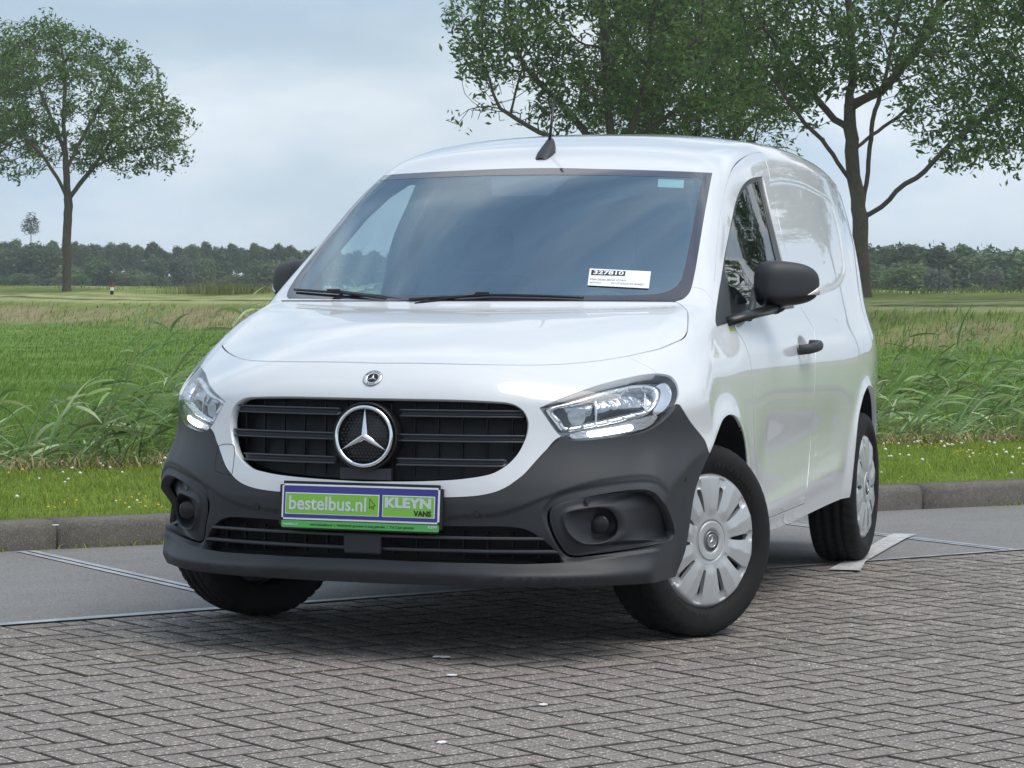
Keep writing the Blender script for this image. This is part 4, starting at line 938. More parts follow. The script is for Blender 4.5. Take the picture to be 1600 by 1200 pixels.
# aerial
AE=empty('aerial',(0,0,0),VAN)
bm=bmesh.new(); rz=float(ev(ROOF,np.array([-.90]))[0])
sec=[(-.815,.018,.0,.012),(-.83,.026,.0,.020),(-.86,.031,.0,.028),(-.90,.031,.0,.036),(-.925,.022,.0,.050),(-.95,.016,.0,.046),(-.968,.012,.0,.020),(-.98,.006,.0,.008)]
V=[];k=14
for x,w,_,h in sec:
    zr_=fz=None
    o_=np.array([[x,0.,2.4]]); P_,_k=cast(o_,np.array([[0,0,-1.]]),0,1.5,80,False); z0=P_[0,2]-.004
    for j in range(k): t=np.pi*j/(k-1); V.append((x,w*np.cos(t)*(1 if j not in(0,k-1) else 1.08),z0+h*max(0,np.sin(t))**.8+(0 if j not in(0,k-1) else 0)))
F=[(i*k+j,i*k+j+1,(i+1)*k+j+1,(i+1)*k+j) for i in range(len(sec)-1) for j in range(k-1)]
bm.free(); obj('aerial_base',meshnp('aerial_base',np.array(V),F,True),BLACK,AE)
tube('aerial_mast',[(-.918,0,rz+.030),(-.945,0,rz+.11),(-.985,0,rz+.23)],[.0075,.0058,.0042],GLOSSB,AE,8)
# stickers
decal('windscreen_card',[(921.5,420.3),(921.5,420.3),(1017,425),(1017,425),(1013.5,451.5),(1013.5,451.5),(918,446.6),(918,446.6),(921.5,420.3)],PAPER,VAN,off=-.0025)
decal('card_number_box',[(924.5,422.6),(924.5,422.6),(977.5,425),(977.5,425),(976.2,432.4),(976.2,432.4),(923.2,430.8),(923.2,430.8),(924.5,422.6)],PBLACK,VAN,off=-.0032)
def text_on(pts4,s,h,m,name,bold=0,off=.0062,wfill=1.0):
    """text laid into the quad (top-left, top-right, bottom-right, bottom-left) traced on the glass"""
    q4=np.array(pts4,float); V,F=text_np(s,1.0,bold,0); V=V-V.min(0); V/= [V[:,0].max(),V[:,1].max(),1]
    u=V[:,0:1];v=V[:,1:2]; Q2=(q4[3]*(1-u)+q4[2]*u)*(1-v)+(q4[0]*(1-u)+q4[1]*u)*v; P,_=pix(Q2); Q=P+normal(P,False)*.0042; return obj(name,meshnp(name,Q,F),m,VAN)
text_on([(928,423.6),(975,425.6),(973.8,431.4),(926.4,429.8)],'327810',1,PWHITE,'card_lettering',.03)
text_on([(922.2,436.2),(978,438.4),(977.5,441),(921.8,438.8)],'MERCEDES-BENZ CITAN',1,MATS.get('print_grey') or mat('print_grey',(.12,.14,.17),.6),'card_lettering')
text_on([(921.2,441.3),(938.5,442),(938.3,444.2),(921,443.5)],'2024/03',1,MATS['print_grey'],'card_lettering')
text_on([(954.5,442.3),(1006.5,444.6),(1006.2,447.2),(954.2,444.9)],'W1VTAAGZ1PU304827',1,MATS['print_grey'],'card_lettering')
decal('windscreen_label',[(1028.5,278),(1028.5,278),(1069,279.5),(1069,279.5),(1068,292.5),(1068,292.5),(1027.5,290.5),(1027.5,290.5),(1028.5,278)],STICKG,VAN,off=.004)
decal('fender_label',[(1138.5,511.5),(1138.5,511.5),(1148,512),(1148,512),(1149,517),(1149,517),(1140,517.5),(1140,517.5),(1138.5,511.5)],LABELG,VAN,off=-.001)
# sensor housing behind the glass, high in the middle
def quad_patch(name,top,bot,nu,nv,off,m,parent):
    t=np.array(catmull(top,False,1)); b_=np.array(catmull(bot,False,1)); t=t[np.linspace(0,len(t)-1,nu).astype(int)]; b_=b_[np.linspace(0,len(b_)-1,nu).astype(int)]
    g=np.array([t*(1-k/(nv-1))+b_*k/(nv-1) for k in range(nv)]).reshape(-1,2); P,_=pix(g); V=P-normal(P,False)*off; F=[(j*nu+i,(j+1)*nu+i,(j+1)*nu+i+1,j*nu+i+1) for j in range(nv-1) for i in range(nu-1)]
    return obj(name,meshnp(name,V,F,True),m,parent)
quad_patch('camera_housing',[(767,266),(800,265.5),(850,265),(898,266)],[(768,303),(768,303),(812,303.5),(857,302),(857,302),(876,287),(898,269)],24,6,.006,mat('camera_cover',(.055,.05,.085),.35),VAN)
# fog lamp pockets: walls and floor lofted from the traced rims
def resamp(P,n):
    d=np.r_[0,np.cumsum(np.linalg.norm(np.diff(np.r_[P,P[:1]],axis=0),axis=1))]; Q=np.r_[P,P[:1]]; t=np.linspace(0,d[-1],n,endpoint=False); return np.stack([np.interp(t,d,Q[:,i]) for i in range(3)],1)
def pocket(s):
    A=resamp(trace(FOGB,True,4,True),96); C_=resamp(trace(FOGC,True,4,False),96)
    # align starts
    k=int(np.argmin([np.linalg.norm(np.roll(C_,-t,0)-A,axis=1).sum() for t in range(96)])); C_=np.roll(C_,-k,0)
    dep=lambda P: .004+.074*sstep(.66,.84,P[:,1])[:,None]*np.array([[1,0,0]])
    dA=.004+.074*sstep(.64,.82,A[:,1]); X_=np.array([1.,0,0]); cA=A.mean(0)
    rings=[A+[0.0005,0,0],A-X_*.003]
    n1=A-dA[:,None]*X_*.85+(cA-A)*[[0,.03,.03]]; rings.append(n1)
    n2=A-dA[:,None]*X_+(cA-A)*[[0,.09,.10]]; rings.append(n2)
    Cf=C_-(.006+.030*sstep(.64,.80,C_[:,1]))[:,None]*X_
    for t in (.3,.6,.85): 
        m=n2*(1-t)+Cf*t; m[:,0]-=.006*np.sin(np.pi*t); rings.append(m)
    rim=Cf+[.003,0,0]; rings.append(rim); cC=C_.mean(0)
    w1=Cf+(cC-Cf)*[[0,.05,.05]]-[.004,0,0]; rings.append(w1); 
    for d_,sc in ((.025,.14),(.045,.26),(.052,.36)): rings.append(Cf+(cC-Cf)*[[0,sc,sc]]-[d_,0,0])
    rings.append(np.repeat((rings[-1].mean(0))[None],96,0))
    V=np.concatenate(rings)*[1,s,1]; n=96; F=[]
    for r in range(len(rings)-1):
        for i in range(n): j=(i+1)%n; F.append((r*n+i,r*n+j,(r+1)*n+j,(r+1)*n+i) if s>0 else (r*n+j,r*n+i,(r+1)*n+i,(r+1)*n+j))
    o=obj('fog_lamp_pocket',meshnp('fog_lamp_pocket',V,F,True),BLACK,bumper_o)
    # round blanking disc set in the hole
    c=rings[-1][0]*[1,s,1]; V,F=lathe([(0,.004),(.026,.004),(.031,.0),(.031,-.012)],32); V=np.stack([V[:,1],V[:,0],V[:,2]],1)+c+[.012,s*.012,.0]; obj('fog_lamp_blank',meshnp('fog_lamp_blank',V,F,True),GLOSSB,bumper_o)
pocket(1); pocket(-1)
# ---------------------------------------------------------------- cabin
box('bulkhead',(-1.64,0,.95),(.02,1.36,1.24),INTERL,VAN)
bmd=bmesh.new(); bm_box(bmd,(-.13,0,.86),(.46,1.52,.34),.07,seg=4); bm_box(bmd,(-.30,0,.72),(.3,.3,.5),.04)
bm_obj('dashboard',bmd,INTER,VAN,False)
def seat(y):
    S=empty('seat',(0,0,0),VAN)
    box('seat_cushion',(-.85,y,.62),(.52,.50,.16),FABRIC,S,.05,seg=3); box('backrest',(-1.16,y,.92),(.14,.48,.62),FABRIC,S,.055,rot=Matrix.Rotation(rad(-12),3,'Y'),seg=3)
    box('headrest',(-1.25,y,1.33),(.10,.26,.18),FABRIC,S,.045,seg=3)
for y in (.38,-.38): seat(y)
SW=tube('steering_wheel',[(-.46+.12*math.sin(t)*.9,.38+.185*math.cos(t),.98+.17*math.sin(t)) for t in np.linspace(0,2*np.pi,41)],.014,INTER,VAN,8)
for s in (1,-1):
    box('door_trim',(-.90,s*.80,.70),(1.10,.05,.60),INTER,VAN,.02)
    tube('pillar_trim',[(-1.58,s*.76,1.05),(-1.55,s*.70,1.35),(-1.50,s*.62,1.60)],.04,INTERL,VAN,10)
    P_,_=pix([(1098,440),(1108,380),(1120,320),(1134,285),(1150,262),(1180,255)]); P_=P_-normal(P_)*.05; tube('roof_pillar_trim',[tuple(p*[1,s,1]) for p in P_],.028,INTERL,VAN,10)
box('headliner',(-1.28,0,1.60),(.50,1.05,.015),INTERL,VAN)

# ================================================================ surroundings
FH=np.array([math.cos(CAM[4]),math.sin(CAM[4])]); RH=np.array([math.sin(CAM[4]),-math.cos(CAM[4])])
def cw(X,Z): return CO[0]+X*RH[0]+Z*FH[0], CO[1]+X*RH[1]+Z*FH[1]      # metres right of and ahead of the camera -> world
def gp_(u,v,z=0.0):
    o,d=pray(u,v); t=(z-o[2])/d[2]; return (o+t*d)
J0=np.array([.615,-1.479]); SDIR=np.array([-.8145,.5801]); SDIR/=np.linalg.norm(SDIR); NDIR=np.array([-SDIR[1],SDIR[0]]); 
if NDIR[0]>0: NDIR=-NDIR
def sn(s,n): return J0+SDIR*s+NDIR*n
def kerb_n(s): return 2.386-.0892*(s-1.13)
def clip01(x): return np.clip(x,0,1)
def tozx(x,y):
    dx=x-CO[0]; dy=y-CO[1]; return dx*RH[0]+dy*RH[1], dx*FH[0]+dy*FH[1]
def vn(x,y,sc,seed=0):
    """cheap smooth value noise"""
    x=x*sc+seed*17.3; y=y*sc-seed*9.1; xi=np.floor(x).astype(int); yi=np.floor(y).astype(int); xf=x-xi; yf=y-yi; xf=xf*xf*(3-2*xf); yf=yf*yf*(3-2*yf)
    def h(a,b): n=(a*374761393+b*668265263+seed*1442695)&0x7fffffff; n=(n^(n>>13))*1274126177&0x7fffffff; return (n&0xffff)/65535.
    return (h(xi,yi)*(1-xf)+h(xi+1,yi)*xf)*(1-yf)+(h(xi,yi+1)*(1-xf)+h(xi+1,yi+1)*xf)*yf
VERGE_W=3.05
def terrain(x,y):
    X,Z=tozx(x,y); dx=x-J0[0]; dy=y-J0[1]; s=dx*SDIR[0]+dy*SDIR[1]; n=dx*NDIR[0]+dy*NDIR[1]; k=n-kerb_n(s)
    z=np.full_like(x,.10)
    z=np.where(k<.14,-.20,z)
    z=z+.035*sstep(.3,1.2,k)*(k>.14)
    ditch=-.55*sstep(VERGE_W,VERGE_W+.8,k)*(1-sstep(VERGE_W+1.6,VERGE_W+2.8,k))
    z=z+ditch-.10*sstep(VERGE_W+1.5,VERGE_W+4,k)
    q=(X+20.5)*.827+(Z-120)*.562
    z=z+(.95*sstep(-10.8,-5.0,q)+.50*clip01((q+5.5)/7.5))*sstep(20,45,Z)
    sl=np.interp(X/np.maximum(Z,1),[-.25,-.08,.15,.3],[.0046,.0042,-.0012,-.0018])
    z=z+np.where(Z>100,(Z-100)*sl,0)*(Z<700)+np.where(Z>=700,600*sl,0)
    z=z+.07*(vn(x,y,.9,3)-.5)*sstep(3,8,k)+.18*(vn(x,y,.16,4)-.5)*sstep(-12,0,q)*sstep(20,40,Z)
    return z
def grass_mat():
    m=bpy.data.materials.new('field_ground'); m.use_nodes=True; nt=m.node_tree; N=nt.nodes.new; Lk=nt.links.new; b=nt.nodes['Principled BSDF']; b.inputs['Roughness'].default_value=.95; b.inputs['Specular IOR Level'].default_value=.15
    tc=N('ShaderNodeTexCoord'); at=N('ShaderNodeAttribute'); at.attribute_name='zone'
    n=N('ShaderNodeTexNoise'); n.inputs['Scale'].default_value=.9; n.inputs['Detail'].default_value=12; n.inputs['Roughness'].default_value=.72; Lk(tc.outputs['Object'],n.inputs['Vector'])
    hs=N('ShaderNodeMapRange'); hs.inputs['From Min'].default_value=.3; hs.inputs['From Max'].default_value=.7; hs.inputs['To Min'].default_value=.72; hs.inputs['To Max'].default_value=1.32; Lk(n.outputs['Fac'],hs.inputs[0])
    mu=N('ShaderNodeVectorMath'); mu.operation='SCALE'; Lk(at.outputs['Color'],mu.inputs[0]); Lk(hs.outputs[0],mu.inputs['Scale']); Lk(mu.outputs[0],b.inputs['Base Color'])
    bp=N('ShaderNodeBump'); bp.inputs['Strength'].default_value=.8; bp.inputs['Distance'].default_value=.15; n2=N('ShaderNodeTexNoise'); n2.inputs['Scale'].default_value=9; n2.inputs['Detail'].default_value=8; Lk(tc.outputs['Object'],n2.inputs['Vector']); Lk(n2.outputs['Fac'],bp.inputs['Height']); Lk(bp.outputs[0],b.inputs['Normal'])
    return m
GREEN=np.array([.150,.240,.050]); GREEN2=np.array([.19,.235,.070]); BROWN=np.array([.265,.245,.125]); PALE=np.array([.40,.41,.21]); SOIL=np.array([.05,.045,.025]); DGREEN=np.array([.11,.19,.050])
def zone_col(x,y):
    X,Z=tozx(x,y); dx=x-J0[0]; dy=y-J0[1]; s=dx*SDIR[0]+dy*SDIR[1]; n=dx*NDIR[0]+dy*NDIR[1]; k=n-kerb_n(s); q=(X+20.5)*.827+(Z-120)*.562
    c=np.tile(GREEN,(len(x),1)); f=(vn(x,y,.22,5)*.6+vn(x,y,.9,6)*.4)[:,None]; c=c*(1-f*.5)+DGREEN*f*.5
    def mix(a,b,w): w=w[:,None]; return a*(1-w)+b*w
    wig=3.0*(vn(x,y,.12,8)-.5)+1.4*(vn(x,y,.6,9)-.5)
    far=sstep(20,45,Z)
    br=sstep(-10.6,-9.2,q+wig*.6)*(1-sstep(-7.4,-6.4,q+wig*.2))*far
    c=mix(c,mix(np.tile(BROWN,(len(x),1)),np.tile(GREEN2,(len(x),1)),sstep(.35,.75,vn(x,y,.35,11)+.35*sstep(0,16,X))),br)
    c=mix(c,GREEN2,sstep(-7.2,-6.2,q)*far)
    for a,b_,w in ((-5.2,.6,.7),(-3.4,.5,.95),(-1.6,.45,.7),(6.5,.8,.45)):
        c=mix(c,PALE,w*np.exp(-((q-a)/b_)**2)*far)
    c=mix(c,np.array([.02,.03,.012]),.8*np.exp(-((q+4.2)/.22)**2)*far)
    c=mix(c,GREEN2*.9,sstep(8,14,q)*far)
    c=mix(c,np.array([.14,.20,.035]),(k<VERGE_W+.2).astype(float)); 
    c=mix(c,np.array([.30,.22,.11]),.75*np.exp(-((k-VERGE_W-.05)/.16)**2))
    c=mix(c,SOIL,sstep(VERGE_W+.2,VERGE_W+.6,k)*(1-sstep(VERGE_W+2.2,VERGE_W+3.0,k)))
    return c
def build_ground():
    # polar-ish grid round the camera: fine near, coarse far
    Zs=np.concatenate([np.linspace(9,22,66),np.linspace(22.4,60,70),np.linspace(60.6,150,130),np.geomspace(153,820,50)])
    Xs=np.concatenate([-np.geomspace(.42,2.2,14)[::-1],np.linspace(-.40,.40,190),np.geomspace(.42,2.2,14)])
    zz,xx=np.meshgrid(Zs,Xs,indexing='ij'); X=xx*zz; x,y=cw(X,zz); x=x.ravel(); y=y.ravel(); z=terrain(x,y); V=np.stack([x,y,z],1)
    a,b=zz.shape; i=np.arange(a-1)[:,None]*b+np.arange(b-1)[None]; F=np.stack([i,i+1,i+b+1,i+b],-1).reshape(-1,4)[:, ::-1]
    me=meshnp('field',V,np.ascontiguousarray(F),True); ca=me.color_attributes.new('zone','FLOAT_COLOR','POINT'); cc=np.c_[zone_col(x,y),np.ones(len(x))].astype(np.float32); ca.data.foreach_set('color',cc.ravel())
    tag(obj('field',me,grass_mat()),kind='structure')
    # everything on this side of the frame and behind the camera
    V=[(-60,-60,-.25),(400,-400,-.25),(400,400,-.25),(-60,400,-.25),(-60,60,-.25),(-4000,-4000,-.6),(4000,-4000,-.6),(4000,4000,-.6),(-4000,4000,-.6)]
    V=[(-900,-900,-.7),(900,-900,-.7),(900,900,-.7),(-900,900,-.7)]
    tag(obj('ground',meshnp('ground',V,[(0,1,2,3)]),mat('far_grass',(.17,.195,.11),.95,noise=(.05,.8,(.20,.20,.13)))),kind='structure')
build_ground()
# ---------------------------------------------------------------- road: concrete slabs, brick paving
BRK=mat('concrete_paver',(.215,.188,.170),.85,noise=[(1.1,.6,(.140,.124,.115)),(14,.5,(.235,.210,.192)),(3.2,.35,(.15,.13,.115))],island=(.15,.02),grain=[(250,.88,(.40,.38,.35)),(170,.965,(.66,.63,.58)),(280,.90,(.07,.065,.06))],bump=(170,.0016,.7))
MORT=mat('joint_sand',(.018,.016,.015),.95,noise=(25,.5,(.035,.03,.024)))
SLABM=mat('old_concrete',(.215,.213,.212),.85,noise=[(.8,.7,(.155,.152,.150)),(7,.5,(.25,.24,.225)),(2.3,.5,(.17,.163,.155)),(45,.5,(.17,.168,.165))],grain=[(240,.94,(.33,.32,.30)),(200,.95,(.07,.07,.07))],bump=(120,.0014,.6))
KERBM=mat('kerb_concrete',(.135,.122,.105),.9,noise=[(3,.8,(.075,.070,.062)),(26,.6,(.16,.147,.125))],grain=[(330,.93,(.24,.23,.21)),(300,.93,(.07,.07,.07))],bump=(90,.003,.7))
PAINTW=mat('worn_road_paint',(.62,.63,.64),.8,noise=[(9,.9,(.38,.38,.38)),(55,.9,(.32,.32,.315))],holes=(16,.33)); JOINTS=mat('joint_sealant',(.42,.45,.48),.5,noise=(9,.9,(.24,.25,.26))); BLACKJ=mat('joint_gap',(.012,.012,.012),.9)
def poly_sheet(name,pts,z,m,parent=None,kind='structure'):
    V=[(p[0],p[1],z) for p in pts]; f=list(range(len(V)))
    a=sum(V[i][0]*V[(i+1)%len(V)][1]-V[(i+1)%len(V)][0]*V[i][1] for i in range(len(V)))
    if a<0: f=f[::-1]
    o=obj(name,meshnp(name,V,[tuple(f)]),m,parent); 
    if kind and parent is None: tag(o,kind=kind)
    return o
ROAD=tag(empty('brick_road',(0,0,0)),kind='structure')
poly_sheet('bedding_sand',[sn(-40,.0),sn(40,.0),sn(40,-26),sn(-40,-26)],-.022,MORT,ROAD)
W=.101; Lb=.202
def brick_mesh(lx,ly,name):
    g=.0040; x0,x1,y0,y1=g,lx-g,g,ly-g; b=.0032
    V=[(x0,y0,-.03),(x1,y0,-.03),(x1,y1,-.03),(x0,y1,-.03),(x0,y0,-b*.8),(x1,y0,-b*.8),(x1,y1,-b*.8),(x0,y1,-b*.8),(x0+b,y0+b,0),(x1-b,y0+b,0),(x1-b,y1-b,0),(x0+b,y1-b,0)]
    F=[(8,9,10,11)]+[(i,(i+1)%4,4+(i+1)%4,4+i) for i in range(4)]+[(4+i,4+(i+1)%4,8+(i+1)%4,8+i) for i in range(4)]
    return V,F
VH,FH_=brick_mesh(Lb,W,'h'); VV_,FV_=brick_mesh(W,Lb,'v'); VS_,FS_=brick_mesh(W,W,'s')
ang=math.atan2(SDIR[1],SDIR[0]); # local x along the joint, local y towards the camera side
flip=(np.cross(SDIR,NDIR)>0)
bricks=[]
for i in range(-70,120):
    for j in range(-1,88):
        k=(i-j)%4
        if k==0 and j>=0: bricks.append((i*W,-(j+1)*W-.022,0))
        elif k==3 and j>=0: bricks.append((i*W,-(j+2)*W-.022,1))
        elif k==3: bricks.append((i*W,-W-.022,2))
vis=[];rest=[]
for (a,b,v) in bricks:
    c=sn(a+(W if not v else W/2),b+(W/2 if v!=1 else W))
    d=np.array([c[0]-CO[0],c[1]-CO[1]]); Zc=d@FH; Xc=d@RH
    if Zc>0:
        u,w_=project([[c[0],c[1],0]])[0]
        if -60<u<1660 and w_<1235: vis.append((Zc,a,b,v)); continue
    if math.hypot(*d)<11.5 and Zc>-1.5: rest.append((a,b,v))
vis.sort(); keep=vis[:300]; rest+= [t[1:] for t in vis[300:]]
print('bricks visible',len(vis),'rest',len(rest))
EDGEM=mat('brick_edge_dirt',(.050,.044,.039),.95,noise=(60,.5,(.05,.045,.04)))
def bmats(me):
    me.materials.append(BRK); me.materials.append(EDGEM)
    for i,p in enumerate(me.polygons): p.material_index=0 if i%9==0 else 1
meH=meshnp('brick',VH,FH_); bmats(meH); meV=meshnp('brick_header',VV_,FV_); bmats(meV); meS=meshnp('brick_half',VS_,FS_); bmats(meS)
SD3=np.array([*SDIR,0]); ND3=np.array([*NDIR,0])
def bmat(a,b,dz,tx,ty):
    o=sn(a,b); M_=Matrix(((SDIR[0],NDIR[0],0,o[0]),(SDIR[1],NDIR[1],0,o[1]),(0,0,1,dz),(0,0,0,1))); return M_@Matrix.Rotation(tx,4,'X')@Matrix.Rotation(ty,4,'Y')
handed=np.linalg.det(np.array([[SDIR[0],NDIR[0]],[SDIR[1],NDIR[1]]]))
# SDIR x NDIR may be left handed: build with -SDIR then
def bplace(a,b,v,dz,tx,ty):
    lx,ly=((Lb,W),(W,Lb),(W,W))[v]
    if handed>0: return bmat(a,b,dz,tx,ty)
    o=sn(a+lx,b); M_=Matrix(((-SDIR[0],NDIR[0],0,o[0]),(-SDIR[1],NDIR[1],0,o[1]),(0,0,1,dz),(0,0,0,1))); return M_@Matrix.Rotation(tx,4,'X')@Matrix.Rotation(ty,4,'Y')
for _,a,b,v in keep:
    o=bpy.data.objects.new('brick',(meH,meV,meS)[v]); o.parent=ROAD; COL.objects.link(o); o.matrix_world=bplace(a,b,v,RNG.uniform(-.0014,.0010),RNG.normal(0,.004),RNG.normal(0,.004))
Vr=[];Fr=[];nb=0
for a,b,v in rest:
    M_=np.array(bplace(a,b,v,RNG.uniform(-.0014,.0010),RNG.normal(0,.003),RNG.normal(0,.003))); P=np.array((VH,VV_,VS_)[v]); P=P@M_[:3,:3].T+M_[:3,3]; Vr.append(P); Fr+=[tuple(i+nb for i in f) for f in (FH_,FV_,FS_)[v]]; nb+=len(P)
mr=meshnp('brick_rest',np.concatenate(Vr),Fr); mr.materials.append(BRK); mr.materials.append(EDGEM); mr.polygons.foreach_set('material_index',np.array([0 if i%9==0 else 1 for i in range(len(Fr))],np.int32))
tag(obj('brick',mr,None,ROAD),kind='stuff')
# the strip of far bricks that the camera does not show as pieces
FARB=mat('paver_far',(.15,.142,.144),.85,noise=[(1.1,.55,(.105,.100,.104)),(30,.6,(.19,.18,.175))],bump=(60,.002,.5))
poly_sheet('paving_far',[sn(-40,-9.2),sn(40,-9.2),sn(40,-26),sn(-40,-26)],-.004,FARB,ROAD)
# concrete slabs
SLAB=tag(empty('concrete_pavement',(0,0,0)),kind='structure')
poly_sheet('slab_bed',[sn(-40,-.02),sn(40,-.02),sn(40,4.0),sn(-40,kerb_n(-40)+.1)],-.03,BLACKJ,SLAB)
jl=[]; 
def jn(u,v): p=gp_(u,v)[:2]-J0; return p@SDIR,p@NDIR
jA=(jn(75,870),jn(322,925)); jB=(jn(1370,835),jn(1598,862)); dA=(jA[0][0]-jA[1][0])/(jA[0][1]-jA[1][1]); sA=jA[1][0]-dA*jA[1][1]; dB=(jB[0][0]-jB[1][0])/(jB[0][1]-jB[1][1]); sB=jB[1][0]-dB*jB[1][1]
print('joints s',sA,dA,sB,dB)
per=sB-sA
for k in range(-5,8):
    s0=sA+per*k; s1=s0+per; d_=dA if k<=0 else dB; d1=dA if k<0 else dB; g=.006
    q=[sn(s0+g,.0),sn(s1-g,.0),sn(s1-g+d1*kerb_n(s1),kerb_n(s1)-.005),sn(s0+g+d_*kerb_n(s0),kerb_n(s0)-.005)]
    bm=bmesh.new(); vs=[bm.verts.new((p[0],p[1],0)) for p in q]; f=bm.faces.new(vs); bm.normal_update()
    if f.normal.z<0: f.normal_flip()
    r=bmesh.ops.extrude_face_region(bm,geom=[f]); bmesh.ops.translate(bm,vec=(0,0,-.028),verts=[v for v in r['geom'] if isinstance(v,bmesh.types.BMVert)])
    bmesh.ops.recalc_face_normals(bm,faces=bm.faces); bmesh.ops.bevel(bm,geom=[e for e in bm.edges if abs(e.verts[0].co.z)<1e-6 and abs(e.verts[1].co.z)<1e-6],offset=.003,segments=1,affect='EDGES')
    bm_obj('slab',bm,SLABM,SLAB)
    if -1<=k<=2:   # pale sealant either side of the joint
        for o_ in (-.026,.026):
            q=[sn(s0+o_-.018,.02),sn(s0+o_+.018,.02),sn(s0+o_+.018+d_*kerb_n(s0),kerb_n(s0)-.06),sn(s0+o_-.018+d_*kerb_n(s0),kerb_n(s0)-.06)]; poly_sheet('joint_edge',q,.0035,JOINTS,SLAB)
# pale line along the brick edge, worn
ls=np.linspace(-8,9,140); wv=.044+.008*np.sin(ls*3.1)+.006*vn(ls,ls*0,1.7,2)
wv=np.where(ls>2.2,wv*.45,wv); V=np.concatenate([np.array([[*sn(s,-.012),.0035] for s in ls]),np.array([[*sn(s,-.012+w_*1.1),.0035] for s,w_ in zip(ls,wv)])]); n=len(ls)
obj('edge_strip',meshnp('edge_strip',V,[(i,i+1,n+i+1,n+i) for i in range(n-1)]),JOINTS,SLAB)
# worn white mark
q=[gp_(*p)[:2] for p in ((1293,893),(1318,880),(1350,861),(1381,843),(1396,836),(1432,837),(1415,844),(1390,858),(1352,880),(1345,894))]
poly_sheet('white_paint_mark',q,.0085,PAINTW,SLAB)
# kerb
KERB=tag(empty('kerb',(0,0,0)),kind='structure')
kp=np.array([(0,0),(.004,.095),(.016,.118),(.035,.128),(.150,.131),(.152,-.12),(0,-.12)])
s=-7.6; idx=0
while s<22:
    L_=1.0 if not (5.9<s<6.7) else .98; a0,a1=s+.007,s+L_-.007; k=len(kp); V=[]; dzj=RNG.uniform(-.004,.004); dnj=RNG.uniform(-.004,.004)
    m_=7
    for t in np.linspace(0,1,m_):
        ss=a0+(a1-a0)*t
        for a,b in kp:
            p=sn(ss,kerb_n(ss)+a+dnj); V.append((p[0],p[1],b+dzj+(RNG.uniform(-.0025,.0025) if b>.05 else 0)))
    F=[(i*k+j,i*k+(j+1)%k,(i+1)*k+(j+1)%k,(i+1)*k+j) for i in range(m_-1) for j in range(k)]+[tuple(range(k)),tuple((m_-1)*k+j for j in range(k))[::-1]]
    me=meshnp('kerb_stone',V,F); bm=bmesh.new(); bm.from_mesh(me); bmesh.ops.recalc_face_normals(bm,faces=bm.faces); bm.to_mesh(me); bm.free()
    obj('kerb_stone',me,KERBM,KERB); s+=L_; idx+=1
# ---------------------------------------------------------------- grasses
def blades(name,P,h,w,az,lean,m,segs=2,curl=1.0,kind='stuff',label=None,cat=None):
    """ribbons: base P(n,3), height h, width w, lean azimuth az, lean amount"""
    n=len(P); t=np.linspace(0,1,segs+1); dirx=np.cos(az);diry=np.sin(az); px=-np.sin(az+RNG.normal(0,.9,n)); py=np.cos(az+RNG.normal(0,.9,n)); V=np.zeros((n,segs+1,2,3))
    for i,tt in enumerate(t):
        off=h*lean*tt**(1+curl); zz=h*(tt-(.35*lean*tt**2.2)) ; ww=w*(1-tt**1.6)*.5+.0004
        for sgn_,j in ((-1,0),(1,1)):
            V[:,i,j,0]=P[:,0]+dirx*off+sgn_*px*ww; V[:,i,j,1]=P[:,1]+diry*off+sgn_*py*ww; V[:,i,j,2]=P[:,2]+zz
    b=np.arange(n)[:,None]*(segs+1)*2; i=np.arange(segs)[None]*2; F=np.stack([b+i,b+i+1,b+i+3,b+i+2],-1).reshape(-1,4)
    o=obj(name,meshnp(name,V.reshape(-1,3),F,False),m)
    return tag(o,label,cat,kind=kind)
GB=mat('verge_blade',(.26,.35,.060),.6,island=(.45,.025),trans=.45,spec=.3); RB=mat('reed_leaf',(.22,.33,.115),.45,island=(.5,.03),trans=.4,spec=.4); DRY=mat('dry_stalk',(.30,.23,.12),.8,island=(.3,.01)); FB=mat('field_blade',(.185,.300,.060),.65,island=(.35,.02),trans=.45,spec=.2); REDB=mat('sorrel_stalk',(.34,.285,.165),.8,island=(.35,.02),trans=.2)
def scatter(n,s0,s1,k0,k1):
    s=RNG.uniform(s0,s1,n); k=RNG.uniform(k0,k1,n); p=J0+s[:,None]*SDIR+(kerb_n(s)+k)[:,None]*NDIR; return p,s,k
p,s,k=scatter(150000,-2.5,12,.148,VERGE_W+.1)
dn=vn(p[:,0],p[:,1],3.0,21); P=np.c_[p,terrain(p[:,0],p[:,1])]
P[:,2]-=.01; hh=RNG.uniform(.02,.055,len(P))*(.6+.9*dn); blades('verge_grass',P,hh,RNG.uniform(.0025,.006,len(P)),RNG.uniform(0,6.28,len(P)),RNG.uniform(.1,.9,len(P)),GB,2,label='short mown green grass on the verge behind the kerb',cat='grass')
p,s,k=scatter(5200,-2.5,12,VERGE_W-.15,VERGE_W+.25); P=np.c_[p,terrain(p[:,0],p[:,1])+.02]; blades('straw',P,RNG.uniform(.05,.18,len(P)),RNG.uniform(.003,.007,len(P)),RNG.uniform(0,6.28,len(P)),RNG.uniform(.9,2.2,len(P)),DRY,2,label='dry straw lying in a strip where the mown verge meets the reeds',cat='straw')
